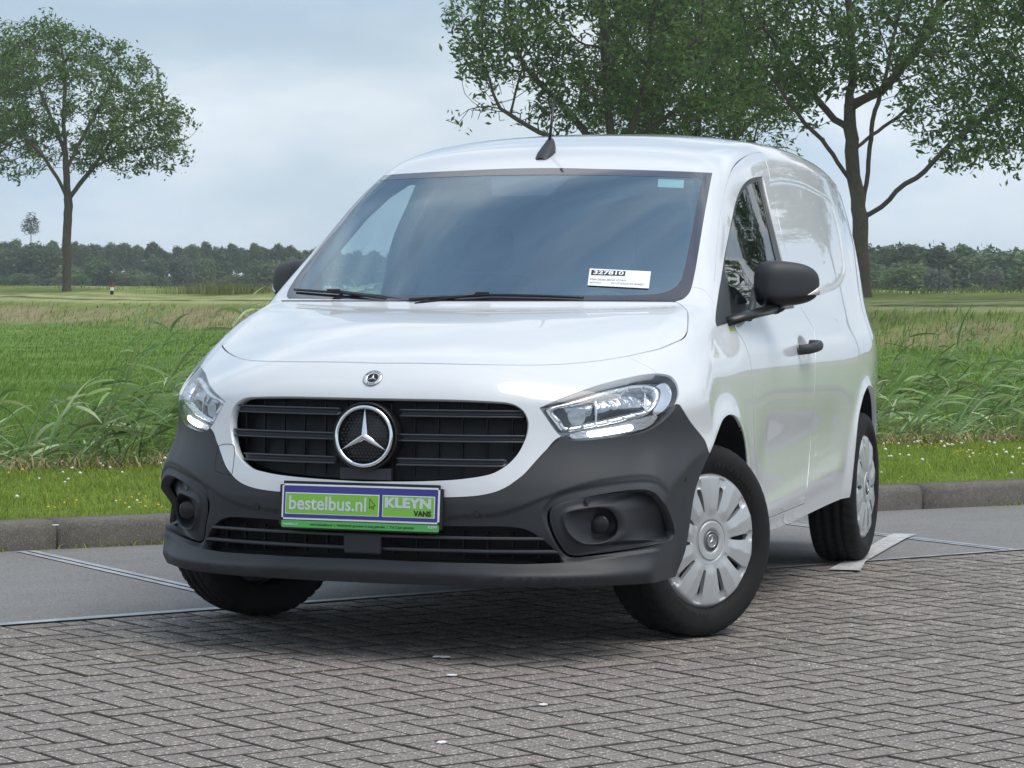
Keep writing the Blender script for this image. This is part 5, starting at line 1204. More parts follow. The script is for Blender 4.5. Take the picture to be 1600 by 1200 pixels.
# clover heads
def dots(name,n,s0,s1,k0,k1,r,m,label,clump=0):
    ico=bmesh.new(); bmesh.ops.create_icosphere(ico,subdivisions=1,radius=1); v0=np.array([v.co[:] for v in ico.verts]); f0=np.array([[v.index for v in f.verts] for f in ico.faces]); ico.free()
    p,s,k=scatter(n,s0,s1,k0,k1)
    if clump: w=vn(p[:,0],p[:,1],.9,clump); p=p[w>.5]
    n=len(p); z=terrain(p[:,0],p[:,1])+RNG.uniform(.03,.065,n); rr=r*RNG.uniform(.6,1.2,n)
    V=(v0[None]*rr[:,None,None]*[1,1,.8]+np.c_[p,z][:,None,:]).reshape(-1,3); F=(f0[None]+np.arange(n)[:,None,None]*len(v0)).reshape(-1,3)
    tag(obj(name,meshnp(name,V,F),m),label,'flowers',kind='stuff')
dots('clover_flowers',400,-2.5,12,.25,VERGE_W,.0105,mat('clover_white',(.78,.76,.70),.8),'white clover heads dotted through the short verge grass')
dots('yellow_flowers',2200,-2.5,12,.25,VERGE_W,.0065,mat('trefoil_yellow',(.70,.55,.04),.8),'tiny yellow flowers in patches of the verge',31)
# reeds along the ditch, combed to the right by the wind
wind=math.atan2(RH[1],RH[0])
def reeds(n,k0,k1,hmin,hmax,name,label,m,w0=.008,w1=.022,lean=(.5,1.3),segs=6,az=.0,seed=40,thin=None):
    p,s,k=scatter(n,-3,13,k0,k1); X,Z=tozx(p[:,0],p[:,1]); w=.5*vn(p[:,0],p[:,1],.8,seed)+.5*vn(p[:,0],p[:,1],2.2,seed+1)
    tall=np.interp(X,[-4,-3.2,-2.3,-1.5,1.5,2.6,5],[.62,.80,1.0,1.05,.62,.62,.66]); m_=w>.30
    if thin is not None: m_&=RNG.uniform(0,1,n)<thin
    p,k,X,w,tall=p[m_],k[m_],X[m_],w[m_],tall[m_]; P=np.c_[p,terrain(p[:,0],p[:,1])-.02]; n=len(P)
    h=RNG.uniform(hmin,hmax,n)*tall*(.75+.5*w); A=wind+RNG.normal(az,.45,n)
    return blades(name,P,h,RNG.uniform(w0,w1,n),A,RNG.uniform(*lean,n),m,segs,curl=.9,label=label,cat='reeds')
reeds(9000,VERGE_W+.25,VERGE_W+2.6,.30,.62,'reed_undergrowth','dense dark green grass growing at the foot of the reeds',mat('reed_low',(.13,.21,.055),.7,island=(.4,.03),trans=.25),.006,.014,(.2,1.0),4)
def reed_plants(n,k0,k1,name,label,m,hmin,hmax,nl=7,seed=44,smin=-3,smax=13,dens=.34):
    """bent stems carrying broad pointed leaves that stream to the right"""
    p,s,k=scatter(n,smin,smax,k0,k1); X,Z=tozx(p[:,0],p[:,1]); w=.5*vn(p[:,0],p[:,1],.8,seed)+.5*vn(p[:,0],p[:,1],2.2,seed+1)
    tall=np.interp(X,[-4,-3.2,-2.6,-1.8,-1.0,1.5,2.6,5],[.40,.60,.98,1.2,1.05,.74,.66,.75]); m_=w>dens; p,w,tall=p[m_],w[m_],tall[m_]; n=len(p); h=RNG.uniform(hmin,hmax,n)*tall*(.75+.5*w)
    B0=np.c_[p,terrain(p[:,0],p[:,1])-.02]; A=wind+RNG.normal(0,.35,n); ln=RNG.uniform(.25,.75,n)
    def at(i,t): return B0[i]+np.stack([np.cos(A[i])*h[i]*ln[i]*t**1.8,np.sin(A[i])*h[i]*ln[i]*t**1.8,h[i]*(t-.25*ln[i]*t**2)],1)
    V=[];F=[];nb=0
    # stems
    idx=np.arange(n); T=np.linspace(0,1,6); pr=np.stack([-np.sin(A),np.cos(A),0*A],1); rows=[]
    for t in T: c=at(idx,np.full(n,t)); ww=(.004*(1-.7*t)); rows.append(np.stack([c-[0,0,ww],c+[0,0,ww]] if False else [c-np.stack([np.cos(A),np.sin(A),0*A],1)*ww-pr*ww,c+np.stack([np.cos(A),np.sin(A),0*A],1)*ww+pr*ww],1))
    R_=np.stack(rows,1).reshape(-1,3); V.append(R_); i=np.arange(n)[:,None]*12; j=np.arange(5)[None]*2; F.append(np.stack([i+j,i+j+1,i+j+3,i+j+2],-1).reshape(-1,4)); nb+=len(R_)
    # leaves
    li=np.repeat(idx,nl); N=len(li); t0=RNG.uniform(.28,1.0,N); c0=at(li,t0); az=A[li]+RNG.normal(0,.55,N); el=RNG.normal(.45,.42,N); L=RNG.uniform(.22,.48,N)*(1-.25*t0); Wd=RNG.uniform(.012,.026,N); cur=RNG.uniform(.3,1.5,N); S=6; roll=RNG.uniform(-1.1,1.1,N)
    rows=[]; c=c0.copy(); e=el.copy()
    for q_ in range(S+1):
        t=q_/S; ww=Wd*np.sin(np.pi*min(.98,.12+.88*t)**.8)*.5+.0006
        d=np.stack([np.cos(az)*np.cos(e),np.sin(az)*np.cos(e),np.sin(e)],1); sd_=np.stack([-np.sin(az),np.cos(az),0*az],1); upv=np.cross(sd_,d); sv=sd_*np.cos(roll)[:,None]+upv*np.sin(roll)[:,None]
        rows.append(np.stack([c-sv*ww[:,None],c+sv*ww[:,None]],1)); c=c+d*(L/S)[:,None]; e=e-cur/S
    R_=np.stack(rows,1).reshape(-1,3); V.append(R_); i=np.arange(N)[:,None]*2*(S+1)+nb; j=np.arange(S)[None]*2; F.append(np.stack([i+j,i+j+1,i+j+3,i+j+2],-1).reshape(-1,4))
    return tag(obj(name,meshnp(name,np.concatenate(V),np.concatenate(F)),m),label,'reeds',kind='stuff')
reed_plants(1500,VERGE_W+.35,VERGE_W+2.9,'reed_bed','pale green reeds bent to the right by the wind along the ditch',RB,.75,1.30,8)
reed_plants(260,VERGE_W+.4,VERGE_W+2.4,'tall_reeds','longest bright reeds rising out of the reed bed',mat('reed_bright',(.36,.46,.24),.4,island=(.35,.02),trans=.25,spec=.5),1.0,1.35,7,seed=70,dens=.2)
reeds(900,VERGE_W+.3,VERGE_W+2.0,.5,.95,'dry_reed_stems','dry buff stems bent among the green reeds',DRY,.004,.009,(.9,1.7),6)
p,s,k=scatter(3000,-3,13,VERGE_W+.0,VERGE_W+.5); P=np.c_[p,terrain(p[:,0],p[:,1])]; blades('tall_grass',P,RNG.uniform(.10,.34,len(P)),RNG.uniform(.003,.008,len(P)),RNG.uniform(0,6.28,len(P)),RNG.uniform(.1,.6,len(P)),GB,3,label='loose upright grass blades at the back edge of the verge',cat='grass')
# meadow grass of the field, thinning with distance
def meadow(n,Z0,Z1,h0,h1,w,m,name,label,sel=None,zr=None):
    Z=1/(1/Z0+(1/Z1-1/Z0)*RNG.uniform(0,1,n)**.8); X=RNG.uniform(-.245,.245,n)*Z; x,y=cw(X,Z); dx=x-J0[0]; dy=y-J0[1]; s=dx*SDIR[0]+dy*SDIR[1]; kk=dx*NDIR[0]+dy*NDIR[1]-kerb_n(s); q=(X+20.5)*.827+(Z-120)*.562
    m_=(kk>VERGE_W+2.2)
    if sel: m_&=sel(x,y,X,Z,q)
    x,y,Z=x[m_],y[m_],Z[m_]; P=np.c_[x,y,terrain(x,y)-.02]; n=len(P); sc=np.clip(Z/22,1,3.2)
    return blades(name,P,RNG.uniform(h0,h1,n)*(.7+.6*vn(x,y,.35,51)),w*sc*RNG.uniform(.6,1.2,n),wind+RNG.normal(0,1.0,n),RNG.uniform(.2,.9,n),m,2,label=label,cat='grass')
meadow(200000,15,110,.06,.15,.009,FB,'meadow_grass','bright green standing meadow grass of the field behind the reeds',lambda x,y,X,Z,q:(q<-10.2))
meadow(60000,52,130,.16,.38,.009,REDB,'bank_grass','tall reddish brown grass on the slope below the trees',lambda x,y,X,Z,q:(q>-10.5+2*vn(x,y,.1,60))&(q<-6.8)&(vn(x,y,.3,61)+.3*sstep(0,14,X)<.62))
meadow(60000,52,130,.12,.34,.010,FB,'bank_green_grass','green grass patches on the slope below the trees',lambda x,y,X,Z,q:(q>-11)&(q<-6.2)&(vn(x,y,.3,61)+.3*sstep(0,14,X)>.5))
meadow(22000,60,170,.15,.40,.014,mat('far_blade',(.20,.25,.09),.8,island=(.4,.03),trans=.2),'far_grass','long grass on the bank around the trunks of the trees',lambda x,y,X,Z,q:(q>1.6)&(q<5.5))

p,s,k=scatter(1500,-2.5,12,-.035,.0); wv_=vn(p[:,0],p[:,1],1.3,91); p=p[wv_>.52]; P=np.c_[p,np.zeros(len(p))]; blades('gutter_weeds',P,RNG.uniform(.01,.045,len(P)),RNG.uniform(.003,.006,len(P)),RNG.uniform(0,6.28,len(P)),RNG.uniform(.3,1.2,len(P)),GB,2,label='small weeds growing along the foot of the kerb',cat='weeds')
n=260; ss=RNG.uniform(-2,6,n); nn=-RNG.uniform(.1,3.6,n); q_=np.array([sn(a,b) for a,b in zip(ss,nn)]); jit=RNG.integers(0,9,n); Q=np.concatenate([np.c_[q_+RNG.normal(0,.012,(n,2)),np.full(n,-.004)] for _ in range(5)]); blades('joint_moss',Q,RNG.uniform(.004,.012,len(Q)),RNG.uniform(.002,.004,len(Q)),RNG.uniform(0,6.28,len(Q)),RNG.uniform(.5,1.5,len(Q)),mat('moss_yellow',(.32,.30,.10),.8,island=(.4,.03)),2,label='tiny yellowish moss and grass tufts in the brick joints',cat='moss')

# ================================================================ trees
BARK=mat('ash_bark',(.105,.088,.068),.9,noise=[(5,.7,(.06,.052,.042)),(22,.6,(.15,.132,.105))],bump=(38,.02,.9))
LEAF=mat('ash_leaf',(.125,.205,.058),.5,island=(.55,.022),trans=.5,spec=.35)
def crown_points(lobes,n,rng,shell=.45):
    """attractors inside a set of ellipsoids (cx,cy,cz,rx,ry,rz), biased to the outside"""
    out=[]; vol=np.array([l[3]*l[4]*l[5] for l in lobes]); vol=vol/vol.sum()
    for l,v in zip(lobes,vol):
        k=int(n*v); d=rng.normal(0,1,(k,3)); d/=np.linalg.norm(d,axis=1)[:,None]; r=rng.uniform(shell**3,1,k)**(1/3); out.append(np.array(l[:3])+d*r[:,None]*np.array(l[3:]))
    return np.concatenate(out)
def skeleton(trunk,limbs,att,step,kill,rng,iters=90,droop=0):
    pts=[np.array(trunk[0],float)]; par=[-1]
    def addline(a_idx,poly):
        last=a_idx
        for p in poly:
            p=np.array(p,float); q=pts[last]; L=np.linalg.norm(p-q); k=max(1,int(round(L/step)))
            for i in range(1,k+1): pts.append(q+(p-q)*i/k+rng.normal(0,.015,3)*(i<k)); par.append(last); last=len(pts)-1
        return last
    addline(0,trunk[1:])
    for start,poly in limbs:
        i=int(np.argmin([np.linalg.norm(p-np.array(start)) for p in pts])); addline(i,poly)
    P=np.array(pts); par=list(par); att=att.copy()
    near_i=np.zeros(len(att),int); nd=np.full(len(att),1e9)
    def upd(new,base):
        nonlocal nd,near_i
        for c0 in range(0,len(new),64):
            ch=new[c0:c0+64]; d=np.linalg.norm(att[:,None]-ch[None],axis=2); m=d.argmin(1); dm=d[np.arange(len(att)),m]; b=dm<nd; nd[b]=dm[b]; near_i[b]=m[b]+base+c0
    # growth never starts from the bare lower trunk
    bare=trunk[-1][2]*.97
    mask=np.where(P[:,2]>bare-1e-6)[0]
    d=np.linalg.norm(att[:,None]-P[mask][None],axis=2); near_i=mask[d.argmin(1)]; nd=d.min(1)
    for it in range(iters):
        al=nd>kill; att,near_i,nd=att[al],near_i[al],nd[al]
        if len(att)<8: break
        v=att-P[near_i]; v/=np.linalg.norm(v,axis=1)[:,None]; acc=np.zeros((len(P),3)); np.add.at(acc,near_i,v); cnt=np.bincount(near_i,minlength=len(P)); g=np.where(cnt>0)[0]
        dv=acc[g]; dv/=np.linalg.norm(dv,axis=1)[:,None]+1e-9
        pp=np.array([par[i] for i in g]); back=P[g]-P[np.maximum(pp,0)]; back/=np.linalg.norm(back,axis=1)[:,None]+1e-9
        dv=dv+.35*back+rng.normal(0,.16,dv.shape); dv[:,2]-=droop; dv/=np.linalg.norm(dv,axis=1)[:,None]; new=P[g]+dv*step
        base=len(P); P=np.concatenate([P,new]); par+=list(g); upd(new,base)
    return P,np.array(par)
def tree_mesh(P,par,r_tip,r_base,expo=2.3):
    n=len(P); acc=np.zeros(n)
    ch=np.bincount(par[par>=0],minlength=n); 
    w=np.zeros(n); 
    for i in range(n-1,0,-1):
        if w[i]==0: w[i]=1.0
        w[par[i]]+=w[i]
    r=r_tip*w**(1/expo); 
    sc=r_base/r[0]; r=np.where(r>r_tip*3,r_tip*3+(r-r_tip*3)*((r_base-r_tip*3)/(r[0]-r_tip*3)),r)
    r[0]*=1.25
    V=[];F=[];nb=0
    d=P-P[np.maximum(par,0)]; 
    L=np.linalg.norm(d,axis=1)[:,None]+1e-9; d=d/L; d[0]=(0,0,1)
    up=np.tile([0,0,1.],(n,1)); up[np.abs(d[:,2])>.95]=[1,0,0]; a=np.cross(d,up); a/=np.linalg.norm(a,axis=1)[:,None]; b=np.cross(d,a)
    # one prism per segment; big ones get more sides
    for sides,m in ((10,r>r_base*.35),(5,(r<=r_base*.35)&(r>r_tip*3)),(3,r<=r_tip*3)):
        idx=np.where(m&(par>=0))[0]
        if not len(idx): continue
        t=np.arange(sides)*2*np.pi/sides; ca,sa=np.cos(t),np.sin(t)
        dirp=d[idx]; A=a[idx];B=b[idx]; ring=ca[None,:,None]*A[:,None]+sa[None,:,None]*B[:,None]
        r0=np.minimum(r[par[idx]],r[idx]*1.35) ; r0=np.where(idx<0,r0,r0)
        bot=P[par[idx]][:,None]+ring*r0[:,None,None]-dirp[:,None]*r0[:,None,None]*.25; top=P[idx][:,None]+ring*r[idx][:,None,None]+dirp[:,None]*r[idx][:,None,None]*.25
        v=np.concatenate([bot,top],1).reshape(-1,3); k=np.arange(len(idx))[:,None]*2*sides+nb; j=np.arange(sides)[None]; j2=(j+1)%sides
        F.append(np.stack([k+j,k+j2,k+sides+j2,k+sides+j],-1).reshape(-1,4)); V.append(v); nb+=len(v)
    return np.concatenate(V),np.concatenate(F),r
def leaf_mesh(C,n_per,size,rng,spread=.22,droop=.35):
    """pinnate sprays: narrow leaflets hanging round every twig point"""
    m=len(C); c=np.repeat(C,n_per,0)+rng.normal(0,spread,(m*n_per,3)); N=len(c)
    az=rng.uniform(0,2*np.pi,N); el=rng.normal(-droop,.55,N); d=np.stack([np.cos(az)*np.cos(el),np.sin(az)*np.cos(el),np.sin(el)],1)
    q=rng.normal(0,1,(N,3)); s=np.cross(d,q); s/=np.linalg.norm(s,axis=1)[:,None]; L=size*rng.uniform(.6,1.4,N)[:,None]; W_=L*.36
    V=np.stack([c-d*L*.5,c+s*W_*.5,c+d*L*.5,c-s*W_*.5],1).reshape(-1,3); F=np.arange(N*4).reshape(-1,4); return V,F
def big_tree(name,label,base,scale,seed,lobes,trunk,limbs,natt,leaf_n,leaf_size,r_base,group=None,mirror=False,step=.33,kill=.42,rot=0,spread=.2,share=None,shell=.45,droop=0.03,thin=.36):
    rng=np.random.default_rng(seed); root=empty(name,base); 
    tag(root,label,'tree',group)
    # tree frame: x to the right of the picture, y away, z up
    ax=np.array([[RH[0],RH[1],0],[FH[0],FH[1],0],[0,0,1]])
    if rot: c_,s_=math.cos(rot),math.sin(rot); ax=np.array([[c_,s_,0],[-s_,c_,0],[0,0,1]])@ax
    if share: meT,meL=share
    else:
        att=crown_points(lobes,natt,rng,shell); P,par=skeleton(trunk,limbs,att,step,kill,rng,droop=droop); V,F,r=tree_mesh(P,par,.011,r_base)
        meT=meshnp('trunk',(V@ax)*scale,F,True); meT.materials.append(BARK)
        tips=(r<.034)&(P[:,2]>trunk[-1][2]); C=P[tips]; 
        clump=vn(C[:,0]+C[:,1],C[:,2]+C[:,1]*.5,.9,seed); cl2=vn(C[:,0]*1.0+7,C[:,2]+C[:,1]*.7,1.7,seed+3); C=C[(clump*.5+cl2*.5+rng.uniform(-.12,.12,len(C)))>thin]
        V,F=leaf_mesh(C,leaf_n,leaf_size,rng,spread); meL=meshnp('crown',(V@ax)*scale,F,False); meL.materials.append(LEAF)
        print(name,'nodes',len(P),'leaves',len(F))
    obj('trunk',meT,None,root); obj('crown',meL,None,root); return root,(meT,meL)
def base_at(u,v,Z):
    o,d=pray(u,v); k=Z/(d@CF/1.0); p=o+d*(Z/ (d@np.array([FH[0],FH[1],0]))); x,y=p[0],p[1]; return (x,y,float(terrain(np.array([x]),np.array([y]))[0])-.05)
GT='row of ash trees along the dyke'
# right-hand tree: trunk at pixel 1350, fork at 330, long bare limbs.  1 m = 54 px there
Zr=75.; k_=FPX/Zr
def lp(u,v,y=0,u0=1350,v0=461): return ((u-u0)/k_,y,(v0-v)/k_)
b1=base_at(1349,461,Zr)
r1,sh1=big_tree('ash_tree','ash tree behind the rear of the van with bare trunk and long bare limbs',b1,1.0,11,
  [(0,0,9.0,5.0,4.6,3.3),(-2.6,0,6.9,2.6,2.6,1.5),(3.0,.4,6.6,2.6,2.4,1.9),(0,0,11.0,3.6,3.6,2.2),(4.3,-.3,5.2,1.3,1.4,1.3),(3.4,.2,4.7,1.4,1.4,1.3),(5.4,0,4.9,1.2,1.2,1.4),(-2.3,0,5.6,1.5,1.6,1.1)],
  [lp(1350,462),lp(1349,430),lp(1344,380),lp(1344,335)],
  [(lp(1344,335),[lp(1338,290,.1),lp(1330,230,.15),lp(1327,160,.2),lp(1330,90,.1),lp(1324,20,0)]),
   (lp(1344,340),[lp(1375,318,-.2),lp(1410,282,-.4),lp(1440,262,-.5),lp(1480,215,-.8),lp(1520,185,-.9),lp(1560,140,-1.0)]),
   (lp(1344,335),[lp(1356,280,.4),lp(1362,225,.7),lp(1368,180,.9),lp(1392,100,1.2)]),
   (lp(1330,285),[lp(1306,250,-.3),lp(1280,215,-.5),lp(1250,190,-.8),lp(1225,160,-1.0)]),
   (lp(1330,200),[lp(1305,180,.5),lp(1275,140,.9),lp(1240,90,1.2)]),
   (lp(1330,160),[lp(1370,140,-.5),lp(1420,80,-.9),lp(1450,20,-1)]),
   (lp(1480,215),[lp(1500,235,-1.2),lp(1540,225,-1.4)]),(lp(1362,225),[lp(1400,180,1.6),lp(1440,150,2.2)])],
  3300,22,.21,.23,GT,spread=.17,thin=.50)
Zm=85.; k_=FPX/Zm
def lp2(u,v,y=0): return lp(u,v,y,958,458)
b2=base_at(958,458,Zm)
r2,sh2=big_tree('ash_tree','broad dense ash tree behind the aerial, its crown filling the top of the picture',b2,1.0,23,
  [(-.6,0,8.9,5.0,4.6,3.4),(-3.0,0,7.4,2.4,2.4,1.9),(2.4,0,7.0,2.7,2.6,1.7),(0,0,11.2,4.2,4.0,2.2),(-4.4,.2,6.2,1.1,1.2,1.0)],
  [lp2(958,460),lp2(957,380),lp2(955,320),lp2(955,270)],
  [(lp2(955,270),[lp2(952,200,.2),lp2(945,120,.3),lp2(940,40,.2)]),(lp2(955,275),[lp2(975,210,-.4),lp2(1010,150,-.8),lp2(1060,90,-1.0)]),
   (lp2(955,290),[lp2(925,215,.5),lp2(880,160,.9),lp2(830,110,1.1)]),(lp2(955,300),[lp2(1000,205,.6),lp2(1060,160,1.0),lp2(1120,140,1.2)]),
   (lp2(955,300),[lp2(900,225,-.6),lp2(840,205,-1.0),lp2(780,170,-1.2)]),(lp2(955,280),[lp2(990,180,-1.2),lp2(1010,90,-1.6)])],
  3300,18,.23,.25,GT,spread=.19,thin=.42)
# second crown close behind, to the right of the aerial
Zn=92.; b3=base_at(1075,459,Zn)
r3,_=big_tree('ash_tree','second ash tree behind the van roof, right of the aerial',b3,1.0,0,None,None,None,0,0,0,0,GT,share=sh2)
r3.rotation_euler=(0,0,rad(205)); r3.scale=(.82,.82,.86)
# left-hand tree: 120 m, 34 px per metre
Zl=120.; k_=FPX/Zl
def lp3(u,v,y=0): return lp(u,v,y,104,443)
b4=base_at(104,443,Zl)
r4,sh4=big_tree('ash_tree','whole ash tree on the left with a straight bare trunk and rounded open crown',b4,1.0,37,
  [(.3,0,8.8,4.6,4.3,3.4),(3.2,0,7.4,3.0,2.4,2.3),(-1.2,0,11.0,3.2,3.2,1.9),(-2.4,0,6.3,2.0,2.2,1.5),(4.7,0,6.3,1.2,1.2,1.0)],
  [lp3(104,444),lp3(105,400),lp3(105,340),lp3(106,298)],
  [(lp3(106,298),[lp3(102,250,.2),lp3(98,190,.3),lp3(100,120,.2),lp3(96,60,0)]),(lp3(106,300),[lp3(125,275,-.3),lp3(150,245,-.5),lp3(180,205,-.8),lp3(215,180,-.9),lp3(265,160,-1)]),
   (lp3(106,298),[lp3(92,265,-.4),lp3(70,230,-.8),lp3(40,200,-1.1)]),(lp3(102,250),[lp3(125,200,.6),lp3(150,150,1.0),lp3(175,90,1.2)]),(lp3(150,245),[lp3(190,225,.3),lp3(230,215,.6),lp3(270,205,.7)]),
   (lp3(98,220),[lp3(75,170,.7),lp3(50,110,1.0)])],
  2700,17,.23,.20,GT,spread=.17,thin=.44)
k2=0
for (u,Z,rz,sc,lab) in ((-52,131,rad(150),1.05,'ash tree at the left edge, only its right-hand boughs in view'),):
    b=base_at(u,443,Z); r,_=big_tree('ash_tree',lab,b,1,0,None,None,None,0,0,0,0,GT,share=sh4); r.rotation_euler=(0,0,rz); r.scale=(sc,sc,sc)
# the row goes on beyond the right edge; its boughs hang into the corner and it mirrors in the van's flank
for n_,(X,Z,rz,sc,sh) in enumerate(((15.9,66,rad(160),1.0,sh1),(22.5,57,rad(70),1.02,sh4),(29.5,47,rad(250),1.0,sh1),(37,37,rad(20),1.05,sh4))):
    x,y=cw(X,Z); z=float(terrain(np.array([x]),np.array([y]))[0])-.05
    r,_=big_tree('ash_tree',['ash tree beyond the right edge, boughs hanging into the top right corner','ash tree outside the right edge that mirrors in the side of the van'][n_>0],(x,y,z),1,0,None,None,None,0,0,0,0,GT if n_==0 else 'ash trees reflected in the van',share=sh); r.rotation_euler=(0,0,rz); r.scale=(sc,sc,sc)
# ---------------------------------------------------------------- tree line far behind the fields
def far_kind(name,seed,lobes,n,size,leafcol,trunk_h,r):
    rng=np.random.default_rng(seed); m=mat(name+'_leaf',leafcol,.8,island=(.38,.02),trans=.3,spec=.2,objrand=.28); C=[]
    vol=np.array([l[3]*l[4]*l[5] for l in lobes])**.8; vol/=vol.sum()
    for l,v in zip(lobes,vol):
        k=int(n*v); d=rng.normal(0,1,(k,3)); d/=np.linalg.norm(d,axis=1)[:,None]; f=1+.32*(np.sin(d[:,0]*5+seed)*np.sin(d[:,1]*4+1)*np.sin(d[:,2]*6+2)); C.append(np.array(l[:3])+d*(rng.uniform(.35,1,k)**.5*f)[:,None]*np.array(l[3:]))
    C=np.concatenate(C); V,F=leaf_mesh(C,1,size*1.5,rng,.05,.1); 
    # broaden the flakes
    meL=meshnp(name+'_crown',V,F); meL.materials.append(m)
    V,F=tube_mesh([(0,0,-.3),(.05,0,trunk_h*.5),(0,.05,trunk_h)],[r,r*.85,r*.5],7); meT=meshnp(name+'_trunk',V,F,True); meT.materials.append(BARK); return meT,meL
def lob(rng,n,w,h0,h1,rr):
    return [(rng.uniform(-w,w),rng.uniform(-w,w),rng.uniform(h0,h1),rng.uniform(.7,1)*rr,rng.uniform(.7,1)*rr,rng.uniform(.7,1.1)*rr) for _ in range(n)]
rg=np.random.default_rng(5)
POP=[far_kind('poplar',60+i,[(0,0,7.6,1.5,1.5,2.3),(.5,.2,5.6,1.5,1.4,1.7),(-.5,-.3,9.0,1.1,1.1,1.5)]+lob(rg,4,1.0,4.2,8.6,1.0),4200,.40,(.135,.195,.088),7.5,.16) for i in range(3)]
ROUND=[far_kind('broadleaf',70+i,[(0,0,3.6,2.5,2.3,2.4),(1.2,0,2.2,1.8,1.8,1.5),(-1.2,.2,2.0,1.8,1.8,1.5)]+lob(rg,5,1.7,1.6,4.8,1.2),3400,.40,((.135,.20,.082),(.17,.23,.11),(.10,.15,.068))[i],3.0,.2) for i in range(3)]
WILL=[far_kind('willow',80+i,[(0,0,3.2,1.9,1.8,2.6),(.5,0,1.6,1.7,1.6,1.4)]+lob(rg,5,1.1,1.4,4.6,.9),3400,.34,((.19,.23,.17),(.15,.20,.12))[i],2.4,.18) for i in range(2)]
def far_tree(name,kind,u,Z,h,label,group,hk,wide=1.0,dz=0.0):
    o,d=pray(u,450); f=d@np.array([FH[0],FH[1],0]); p=o+d*(Z/f); z=float(terrain(p[:1],p[1:2])[0])+dz
    r=empty(name,(p[0],p[1],z)); tag(r,label,'tree',group); s=h/hk; r.scale=(s*wide,s*wide,s); r.rotation_euler=(0,0,RNG.uniform(0,6.28))
    obj('trunk',kind[0],None,r); obj('crown',kind[1],None,r); return r
ZT=430.; m_px=FPX/ZT
GP='poplars in the far tree line'
u=-30
while u<500:     # left part of the line: top at 365-378, dip near 262, base about 432
    dip=min(1,abs(u-262)/22); top=366+RNG.uniform(-4,5)+(1-dip)*12+max(0,(u-440)*.12); h=(435-top)/m_px
    lab='tall poplar in the far tree line at the left of the dip' if u<262 else 'tall poplar in the far tree line between the left field and the van'
    far_tree('poplar_tree',POP[RNG.integers(3)],u,ZT+RNG.uniform(-8,25),h,lab,GP+(' left of the gap' if u<262 else ' right of the gap'),10.6,1.0); u+=RNG.uniform(7.5,11)
for (u,Z,h,kd,lab,w) in ((6,405,6.6,ROUND[2],'dark broadleaf tree at the far left end of the tree line',1.4),(52,395,6.9,ROUND[2],'dark rounded tree just left of the ash trunk in the tree line',1.3),(30,400,6.5,ROUND[0],'broad tree between the two darkest ones at the left end',1.2),(78,392,6.6,ROUND[0],'green tree behind the left side of the ash trunk',1.1),
    (150,385,4.6,ROUND[0],'low round bush right of the ash trunk below the poplars',1.3),(205,390,3.0,ROUND[0],'low wide shrub in front of the poplars',1.6),(243,370,5.0,WILL[1],'pale willow left of the dip in the tree line',1.25),(283,372,5.0,WILL[0],'grey green willow right of the dip in the tree line',1.25),
    (320,360,4.7,ROUND[1],'pointed light green tree in front of the dark oak',.95),(343,392,6.4,ROUND[2],'dark tall oak standing among the poplars',1.0),(398,380,3.9,ROUND[0],'dark bush low in the gap right of the oak',1.2),(425,375,4.4,ROUND[1],'grey green rounded tree left of the wing mirror',1.35),(455,378,4.8,ROUND[0],'rounded tree just behind the wing mirror',1.3),(232,365,2.2,ROUND[1],'small light shrub below the pale willow',1.6),(185,385,2.6,ROUND[1],'small hedge bush under the poplars',1.7),(110,388,3.6,ROUND[0],'bush right behind the ash trunk',1.5)):
    far_tree('broadleaf_tree' if 'willow' not in lab else 'willow_tree',kd,u,Z,h,lab,None,6.6 if kd in ROUND else 6.3,w)
TALL=far_kind('tall_tree',95,[(0,0,9.6,1.6,1.5,1.2),(1.1,0,8.8,1.2,1.1,.8),(-1.2,0,9.0,1.1,1.1,.9),(.2,0,10.8,.9,.9,.9),(-.5,.2,10.2,1.0,1.0,.8)],900,.24,(.070,.105,.050),10.6,.10)
far_tree('broadleaf_tree',TALL,48,398,11.6,'small open tree top poking above the tree line at the left',None,11.9,1.0)
for u in np.arange(-20,470,24): far_tree('shrub',ROUND[int(RNG.integers(3))],u+RNG.uniform(-5,5),RNG.uniform(372,392),RNG.uniform(1.6,2.6),'low shrub of the hedge at the foot of the left tree line','hedge shrubs under the left tree line',6.6,1.9,dz=-.25)
# seen through the cab: the line goes on behind the van
u=505
while u<720: far_tree('poplar_tree',POP[RNG.integers(3)],u,ZT+RNG.uniform(-8,25),(433-(372+RNG.uniform(-4,4)))/m_px,'poplar of the far tree line seen through the side window of the cab','poplars behind the cab',10.6,1.15); u+=RNG.uniform(11,15)
for u in (520,560,600,640,690): far_tree('broadleaf_tree',ROUND[int(RNG.integers(3))],u,385,4.6+RNG.uniform(-.5,.6),'rounded tree of the tree line seen through the side window of the cab','rounded trees behind the cab',6.6,1.35)
